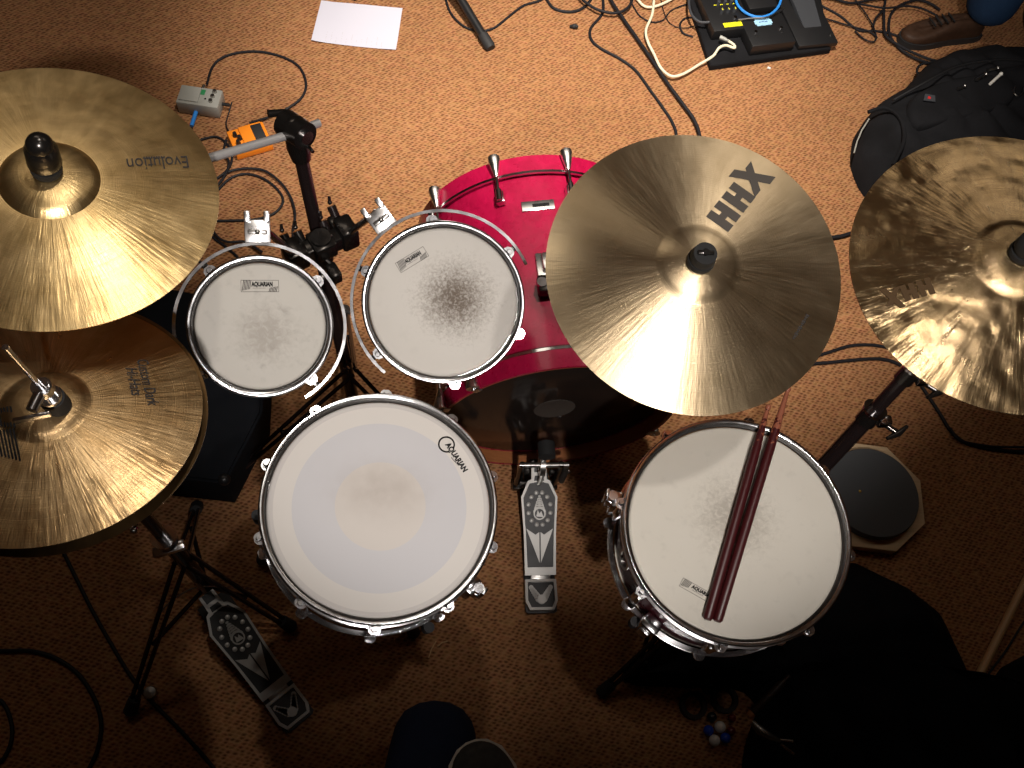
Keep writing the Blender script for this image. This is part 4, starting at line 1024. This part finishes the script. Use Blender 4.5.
# ------------------------------------------------------------------ soft lumps (bag, jacket)
def blob(poly, hmax, name, mt, parent=None, origin=None, amp=.02, fr=6, seed=0, power=.45, nr=26, na=120, z0=.0, centre=None, foldamp=0, lift=None):
    pts = [U(*p, z0) for p in poly]
    c = centre or sum(pts, Vector())/len(pts)
    def edge(a):
        d = Vector((math.cos(a), math.sin(a))); best = .05
        for i in range(len(pts)):
            p, q = (pts[i]-c).xy, (pts[(i+1) % len(pts)]-c).xy; e = q-p
            den = d.x*e.y-d.y*e.x
            if abs(den) < 1e-9: continue
            t_ = (p.x*e.y-p.y*e.x)/den; s_ = (p.x*d.y-p.y*d.x)/den
            if -1e-6 <= s_ <= 1+1e-6 and t_ > 0: best = max(best, t_)
        return best
    E = [edge(2*PI*k/na) for k in range(na)]
    E = [(E[k-1]+2*E[k]+E[(k+1) % na])/4 for k in range(na)]
    o0 = origin or Vector((c.x, c.y, 0)); vs = [(c.x-o0.x, c.y-o0.y, 0)]; 
    def H(x, y, t):
        b = hmax*(1-t**(1/power))**power if t < 1 else 0
        n1 = noise.noise(Vector((x*fr+seed, y*fr, seed*1.7)))+.5*noise.noise(Vector((x*fr*2.3, y*fr*2.3+seed, 3)))
        f = 0
        if foldamp: 
            ph = x*fr*3+y*fr*1.5+3*noise.noise(Vector((x*3, y*3, seed))); f = foldamp*abs(math.sin(ph))
        k_ = min(1, (1-t)*5)
        return max(.002, z0+b+(n1*amp+f)*k_)
    vs = []; fs = []
    for i in range(nr+1):
        t = (i/nr)**.8
        for k in range(na):
            a = 2*PI*k/na; r = E[k]*t; x, y = c.x+r*math.cos(a), c.y+r*math.sin(a)
            vs.append((x-o0.x, y-o0.y, H(x, y, t)))
    for i in range(nr):
        for k in range(na):
            j = (k+1) % na; fs.append((i*na+k, (i+1)*na+k, (i+1)*na+j, i*na+j))
    fs.append(tuple((nr)*na+k for k in range(na))[::-1])
    mb = MB(); mb._add(vs, fs); bmesh.ops.remove_doubles(mb.bm, verts=mb.bm.verts, dist=1e-5)
    o = mb.build(name, mt, parent); 
    if not parent: o.location = o0
    return o, c, H
bagpoly = [(858, 190), (849, 166), (852, 140), (868, 116), (895, 100), (915, 78), (945, 62), (985, 58), (1040, 60), (1100, 70), (1110, 150), (1080, 230), (1000, 260), (900, 240)]
bo = U(960, 150, 0)
bag = thing('backpack', 'black backpack lying on the carpet at the upper right behind the hammered cymbal', 'backpack', bo); bpy.context.view_layer.update()
blob(bagpoly, .13, 'body', BAGF, bag, bo, .026, 9, 2, .36, foldamp=.016)
def onbag(px, py, h): return L(bag, U(px, py, h))
def puff(pts, z, name, mt, par=None, th=.02):
    P = [L(bag, U(*p, z)) for p in pts]; c = sum(P, Vector())/len(P)
    mb = MB(); vs = []; n = len(P)
    R_ = [(1.0, -.03), (1.0, 0), (.96, th*.6), (.88, th*.92), (.7, th), (.3, th*1.05)]
    for s_, dz in R_:
        for p in P: vs.append((c.x+(p.x-c.x)*s_, c.y+(p.y-c.y)*s_, z+dz))
    fs = [(i*n+k, i*n+(k+1) % n, (i+1)*n+(k+1) % n, (i+1)*n+k) for i in range(len(R_)-1) for k in range(n)]
    fs.append(tuple((len(R_)-1)*n+k for k in range(n)))
    mb._add(vs, fs); o = mb.build(name, mt, par or bag)
    md = o.modifiers.new('s', 'SUBSURF'); md.levels = 1; md.render_levels = 2
    return o
pk = puff([(905, 100), (935, 84), (985, 74), (1020, 80), (1015, 108), (975, 118), (935, 128), (915, 132), (905, 118)], .130, 'front_pocket', BAGF, None, .022)
mb = MB(); mb.tube([onbag(x, y, h) for x, y, h in ((869, 119, .085), (862, 130, .085), (857, 142, .08), (854, 153, .075))], .0022, 8); mb.build('reflective_piping', GREYP, bag)
mb = MB(); mb.prism([(-.020, -.012), (.016, -.014), (.020, .010), (-.010, .014)], 0, .002); o = mb.build('logo_patch', DGREY, bag); o.location = onbag(929, 98, .158)
mb = MB(); mb.prism([(-.006, -.004), (.002, -.006), (.005, .001), (-.002, .005)], .002, .003); o2 = mb.build('logo_mark', REDL, o)
for (x0, y0, x1, y1) in ((958, 89, 965, 86), (976, 80, 986, 74), (990, 84, 1001, 74), (988, 70, 998, 68)):
    mb = MB(); mb.tube([onbag(x0, y0, .160), onbag(x1, y1, .160)], .0045, 8); mb.ball(onbag(x1, y1, .161), .006); mb.build('zipper_pull', WHITE if x0 == 990 else STEEL, bag)
mb = MB(); mb.tube(spline([onbag(1015, 86, .150), onbag(1014, 93, .150), onbag(1018, 96, .150), onbag(1023, 92, .150), onbag(1024, 88, .150)]), .0018, 6); mb.build('metal_ring', STEEL, bag)
mb = MB(); mb.tube(spline([onbag(936, 62, .06), onbag(922, 64, .05), onbag(917, 70, .05), onbag(920, 76, .05), onbag(928, 72, .06)]), .004, 8); mb.build('grab_loop', BAGF, bag)
mb = MB()
w_ = spline([onbag(868, 112, .11), onbag(885, 108, .125), onbag(900, 118, .135), onbag(904, 140, .14), onbag(893, 165, .13)])
mb.tube(w_, .006, 8); mb.build('compression_strap', BAGF, bag)
mb = MB(); mb.tube(spline([onbag(893, 100, .12), onbag(930, 80, .16), onbag(960, 66, .165), onbag(1000, 60, .165), onbag(1040, 62, .16)]), .0035, 8); mb.build('zipper', BLACK, bag)
# black jacket heap
jpoly = [(612, 690), (625, 668), (655, 645), (700, 600), (770, 575), (850, 563), (905, 590), (935, 615), (952, 650), (965, 682), (985, 700), (1030, 690), (1120, 720), (1120, 900), (760, 900), (738, 790), (745, 742), (758, 708), (742, 690), (700, 686), (660, 684), (635, 690)]
jk_, jc, JH = blob(jpoly, .12, 'black_jacket', CLOTHF, None, None, .03, 7, 5, .5, centre=U(850, 665, 0), foldamp=.02, nr=36, na=180)
tag(jk_, 'black jacket heaped on the carpet below the right-hand drum', 'jacket')
jp2, _, _ = blob([(985, 690), (1000, 668), (1030, 652), (1090, 650), (1120, 760), (1050, 800), (985, 790)], .20, 'black_bag', CLOTHF, None, None, .02, 8, 9, .4)
tag(jp2, 'black soft bag in the bottom right corner behind the jacket', 'bag')
zt = thing('keyring', 'silver metal clip and strap on the edge of the black jacket', 'metal clip', U(765, 735, .10)); bpy.context.view_layer.update()
mb = MB(); mb.tube([L(zt, U(*p)) for p in ((752, 722, .12), (760, 730, .125), (770, 737, .125), (780, 741, .12))], [.006, .010, .008, .004], 10); mb.build('clip_body', mat('worn_silver', (.25, .25, .24), .35, .9), zt)
mb = MB(); mb.tube([L(zt, U(*p)) for p in ((780, 740, .12), (791, 741, .12))], .003, 8); mb.tube([L(zt, U(*p)) for p in ((781, 744, .12), (794, 754, .12))], .0028, 8); mb.ball(L(zt, U(792, 741, .12)), .004); mb.build('clip_hook', CHROME, zt)
stick('wooden_rod', 'dark wooden stick with an orange-brown end poking from the black jacket', U(749, 716, .10), U(790, 675, .13), wood('dark_stained_wood', (.02, .010, .006), (.035, .018, .01), 20), .0085, cat='stick')
os_ = [o for o in COL.objects if o.name.startswith('wooden_rod')][-1]
MB().tube([(0, 0, -.002), (0, 0, .006), (0, 0, .010)], [.0070, .0092, .0088], 16).build('orange_end_cap', mat('orange_wood', (.40, .15, .05), .5), os_)
# little balls
for px, py, mt, lab, r in ((720, 727, WHB, 'small white glossy ball, upper of the two white ones', .0125), (714.5, 740.5, WHB, 'small white glossy ball, lower of the two white ones', .0125),
                           (708.5, 730.5, BLUEB, 'small blue glossy ball, left of the two blue ones', .0115), (725.5, 738, BLUEB, 'small blue glossy ball, right of the two blue ones', .0115),
                           (712, 717, DKB, 'small black glossy ball just above the blue and white balls', .011), (731, 731, REDB, 'small dark red glossy ball beside the right blue ball', .010),
                           (707, 689, DKB, 'small black glossy ball lying apart near the jacket edge', .012), (717, 688, WHB, 'small dull pinkish ball near the jacket edge', .006), (732, 718, REDB, 'small dark red glossy ball above the other dark red one', .009)):
    mb = MB(); mb.ball((0, 0, r), r, None, (1, 1, 1), 24); mb.lathe([(.0001, 2*r-.0008), (r*.35, 2*r-.0012), (r*.38, 2*r-.0026)], 16, closed=False)
    o = mb.build('glossy_ball', mt); o.location = U(px, py, r)-Vector((0, 0, r)); tag(o, lab, 'ball', 'little glossy balls below the right drum')
for px, py, lab in ((692, 706, 'dark ring of tape lying left of the glossy balls'), (723, 700, 'dark ring of tape lying right, nearest the jacket')):
    o = MB().lathe([(.020, 0), (.030, 0), (.030, .018), (.020, .018)], 40).build('tape_roll', mat('dark_tape', (.012, .006, .004), .8)); o.location = U(px, py, .0); tag(o, lab, 'tape roll', 'tape rolls near the glossy balls')
# ------------------------------------------------------------------ people (lower bodies that reach into the frame)
def skin(name, chains, mt, parent, sub=2, root=0):
    verts = []; edges = []; rad = []; idx = {}
    for ch in chains:
        prev = None
        for key, co, r in ch:
            if key not in idx: idx[key] = len(verts); verts.append(Vector(co)); rad.append(r)
            if prev is not None: edges.append((prev, idx[key]))
            prev = idx[key]
    me = bpy.data.meshes.new(name); me.from_pydata([tuple(v) for v in verts], edges, [])
    o = bpy.data.objects.new(name, me); COL.objects.link(o)
    md = o.modifiers.new('k', 'SKIN'); md.use_smooth_shade = True
    for i, sv in enumerate(me.skin_vertices[0].data): 
        r = rad[i]; sv.radius = (r, r) if isinstance(r, float) else r; sv.use_root = (i == root)
    ss = o.modifiers.new('s', 'SUBSURF'); ss.levels = sub; ss.render_levels = sub
    bpy.context.view_layer.update()
    m2 = bpy.data.meshes.new_from_object(o.evaluated_get(bpy.context.evaluated_depsgraph_get()))
    bpy.data.objects.remove(o)
    m2.name = name; m2.materials.clear(); m2.materials.append(mt)
    for p in m2.polygons: p.use_smooth = True
    ob = bpy.data.objects.new(name, m2); COL.objects.link(ob); ob.parent = parent; return ob
def shoe(par, heel, toe, mt, w=.048, hgt=.075, sole=SOLE, up=Vector((0, 0, 1))):
    """heel, toe in parent's space"""
    heel = Vector(heel); toe = Vector(toe); v = (toe-heel); Ln = v.length; v.normalize(); s = v.cross(up).normalized(); u = s.cross(v)
    M = Matrix.Translation(heel) @ Matrix((v, s, u)).transposed().to_4x4()
    outl = [(0.0, .55), (.08, .72), (.25, .78), (.45, .80), (.65, .98), (.80, 1.0), (.92, .78), (.98, .45), (1.0, .15)]
    half = [(x*Ln, y*w) for x, y in outl]; poly = [(x, y) for x, y in half]+[(x, -y) for x, y in reversed(half)]
    mb = MB(); mb.prism(poly, 0, .026, M, .004); so = mb.build('sole', sole, par)
    prof = [(1.0, .024), (.97, .040), (.86, None), (.6, None), (.2, None)]
    vs = []; n = len(poly); cx = Ln*.5
    def topz(x): 
        t = x/Ln; return hgt*(1.0 if t < .45 else max(.55, 1-(t-.45)*1.05))
    rings = [(1.0, 0), (.985, .35), (.93, .65), (.78, .88), (.5, .98), (.15, 1.0)]
    for k, f in rings:
        for x, y in poly: vs.append(((x-cx)*(.5+.5*k)*(.98)+cx, y*k*.96, .024+(topz(x)-.024)*f))
    fs = [(i*n+j, i*n+(j+1) % n, (i+1)*n+(j+1) % n, (i+1)*n+j) for i in range(len(rings)-1) for j in range(n)]+[tuple((len(rings)-1)*n+j for j in range(n))]
    mb = MB(); mb._add(vs, fs, M); sh = mb.build('shoe', mt, par)
    md = sh.modifiers.new('s', 'SUBSURF'); md.levels = 1; md.render_levels = 2
    so.parent = sh
    mb = MB()
    for k in range(4): mb.tube([M @ Vector((Ln*(.48+.07*k), -.020, hgt*(.97-.05*k)+.006)), M @ Vector((Ln*(.50+.07*k), .020, hgt*(.97-.05*k)+.006))], .003, 6)
    mb.build('laces', BLACK, sh)
    return sh
# person at the top right: blue jeans, brown shoe
s0 = U(948, 40, 0)
pr = thing('person', 'person in blue jeans and a brown shoe standing behind the backpack', 'person', s0)
toeP = L(pr, s0) if False else None
bpy.context.view_layer.update()
hp_ = L(pr, U(965, 34, 0)); tp_ = L(pr, U(897, 42, 0))
ank = hp_+Vector((.0, .01, .10))
hipc = ank+Vector((.14, .04, .82))
skin('body', [[('h', hipc, .14), ('l0', hipc+Vector((-.10, -.01, -.06)), .098), ('l1', ank+Vector((.02, .0, .44)), .080), ('l2', ank+Vector((.02, 0, .16)), .082), ('l3', ank+Vector((.02, -.01, -.04)), .086)],
              [('h', hipc, .14), ('r0', hipc+Vector((.10, .01, -.06)), .098), ('r1', ank+Vector((.26, -.02, .44)), .080), ('r2', ank+Vector((.24, -.06, .16)), .082), ('r3', ank+Vector((.23, -.07, -.04)), .088)],
              [('h', hipc, .14), ('t', hipc+Vector((0, 0, .14)), .14)]], DENIM2, pr)
shoe(pr, hp_+Vector((.04, 0, 0)), tp_, LEATHER, .046, .085, RUBBER)
shoe(pr, ank+Vector((.22, -.10, -.10)), ank+Vector((.30, .16, -.10)), LEATHER, .046, .085, RUBBER)
# person at the bottom centre: knee of dark jeans, grey shoe of the crossed leg
k0 = U(438, 716, .50)
pd = thing('person', 'seated person at the bottom edge with a dark denim knee and grey shoe', 'person', Vector((k0.x, k0.y-.2, 0))); bpy.context.view_layer.update()
kn = L(pd, k0)+Vector((0, 0, -.02))
hipL = kn+Vector((-.05, -.42, .02)); hipR = hipL+Vector((.20, 0, 0)); pel = (hipL+hipR)/2+Vector((0, -.02, .02))
knR = kn+Vector((.42, -.26, .08)); ankR = L(pd, U(492, 812, .60))
skin('body', [[('p', pel, .13), ('hl', hipL, .095), ('tl', hipL.lerp(kn, .5), .088), ('kl', kn, .074), ('cl', kn+Vector((.0, -.10, -.20)), .058), ('al', kn+Vector((.0, -.25, -.41)), .048)],
              [('p', pel, .13), ('hr', hipR, .095), ('tr', hipR.lerp(knR, .5), .086), ('kr', knR, .064), ('cr', knR.lerp(ankR, .5), .056), ('ar', ankR, .046)],
              [('p', pel, .13), ('w', pel+Vector((0, -.04, .16)), .13)]], DENIM, pd)
tR = L(pd, U(470, 742, .60)); hR = tR+(ankR-tR).normalized()*.27
shoe(pd, hR, tR, SUEDE, .054, .07, SOLE)
shoe(pd, kn+Vector((.0, -.30, -.49)), kn+Vector((.01, -.05, -.49)), SUEDE, .048, .075, SOLE)
# drum throne below
thr = thing('drum_throne', 'round black drum throne under the seated person', 'stool', Vector((pd.location.x+pel.x, pd.location.y+pel.y, 0))); bpy.context.view_layer.update()
MB().lathe([(.0001, .30), (.17, .30), (.18, .32), (.18, .35), (.16, .372), (.0001, .375)], 40, closed=False).build('seat', BAGF, thr)
MB().tube([(0, 0, .04), (0, 0, .30)], .014, 14).build('post', BTUBE, thr)
for a in deg(210, 330, 270): MB().tube([(0, 0, .2), (.22*math.cos(a), .22*math.sin(a), .012)], .009, 10).build('leg', BTUBE, thr)
# ------------------------------------------------------------------ lights
def spot(name, loc, target, power, angle, blend, radius, col=(1, .9, .78)):
    l = bpy.data.lights.new(name, 'SPOT'); l.energy = power; l.spot_size = math.radians(angle); l.spot_blend = blend; l.shadow_soft_size = radius; l.color = col
    o = bpy.data.objects.new(name, l); COL.objects.link(o); o.location = loc
    o.rotation_euler = (Vector(target)-Vector(loc)).to_track_quat('-Z', 'Y').to_euler(); return o
spot('carpet_spot', (.33, 1.38, 2.95), (.45, 2.00, 0), 700, 52, 1.0, .05, (1, .91, .80))
spot('cymbal_spot', (-.02, 1.13, 2.95), (-.30, .62, 1.0), 26, 30, .6, .04, (1, .92, .82))
spot('kit_spot', (.24, -.9, 2.95), (.24, 1.62, .75), 215, 50, .40, .05, (1, .93, .88))
spot('centre_spot', (.40, .38, 2.95), (.24, 1.14, .75), 48, 52, .8, .04, (1, .93, .88))
def panel(name, loc, size, power):
    l = bpy.data.lights.new(name, 'AREA'); l.shape = 'RECTANGLE'; l.size = size[0]; l.size_y = size[1]; l.energy = power; l.color = (1, .88, .74)
    o = bpy.data.objects.new(name, l); COL.objects.link(o); o.location = loc
panel('reflection_fill', (-.9, 2.2, 3.05), (1.2, .6), 5)  # unseen fill lights, added so the cymbals and chrome reflect some brightness
panel('reflection_fill', (1.6, 2.4, 3.05), (1.2, .6), 4)
w = bpy.data.worlds.new('world'); sc.world = w; w.use_nodes = True
w.node_tree.nodes['Background'].inputs[0].default_value = (.9, .68, .5, 1); w.node_tree.nodes['Background'].inputs[1].default_value = .035
sc.view_settings.view_transform = 'Standard'; sc.view_settings.look = 'None'; sc.view_settings.gamma = 1; sc.view_settings.use_curve_mapping = False
sc.view_settings.exposure = 0.0
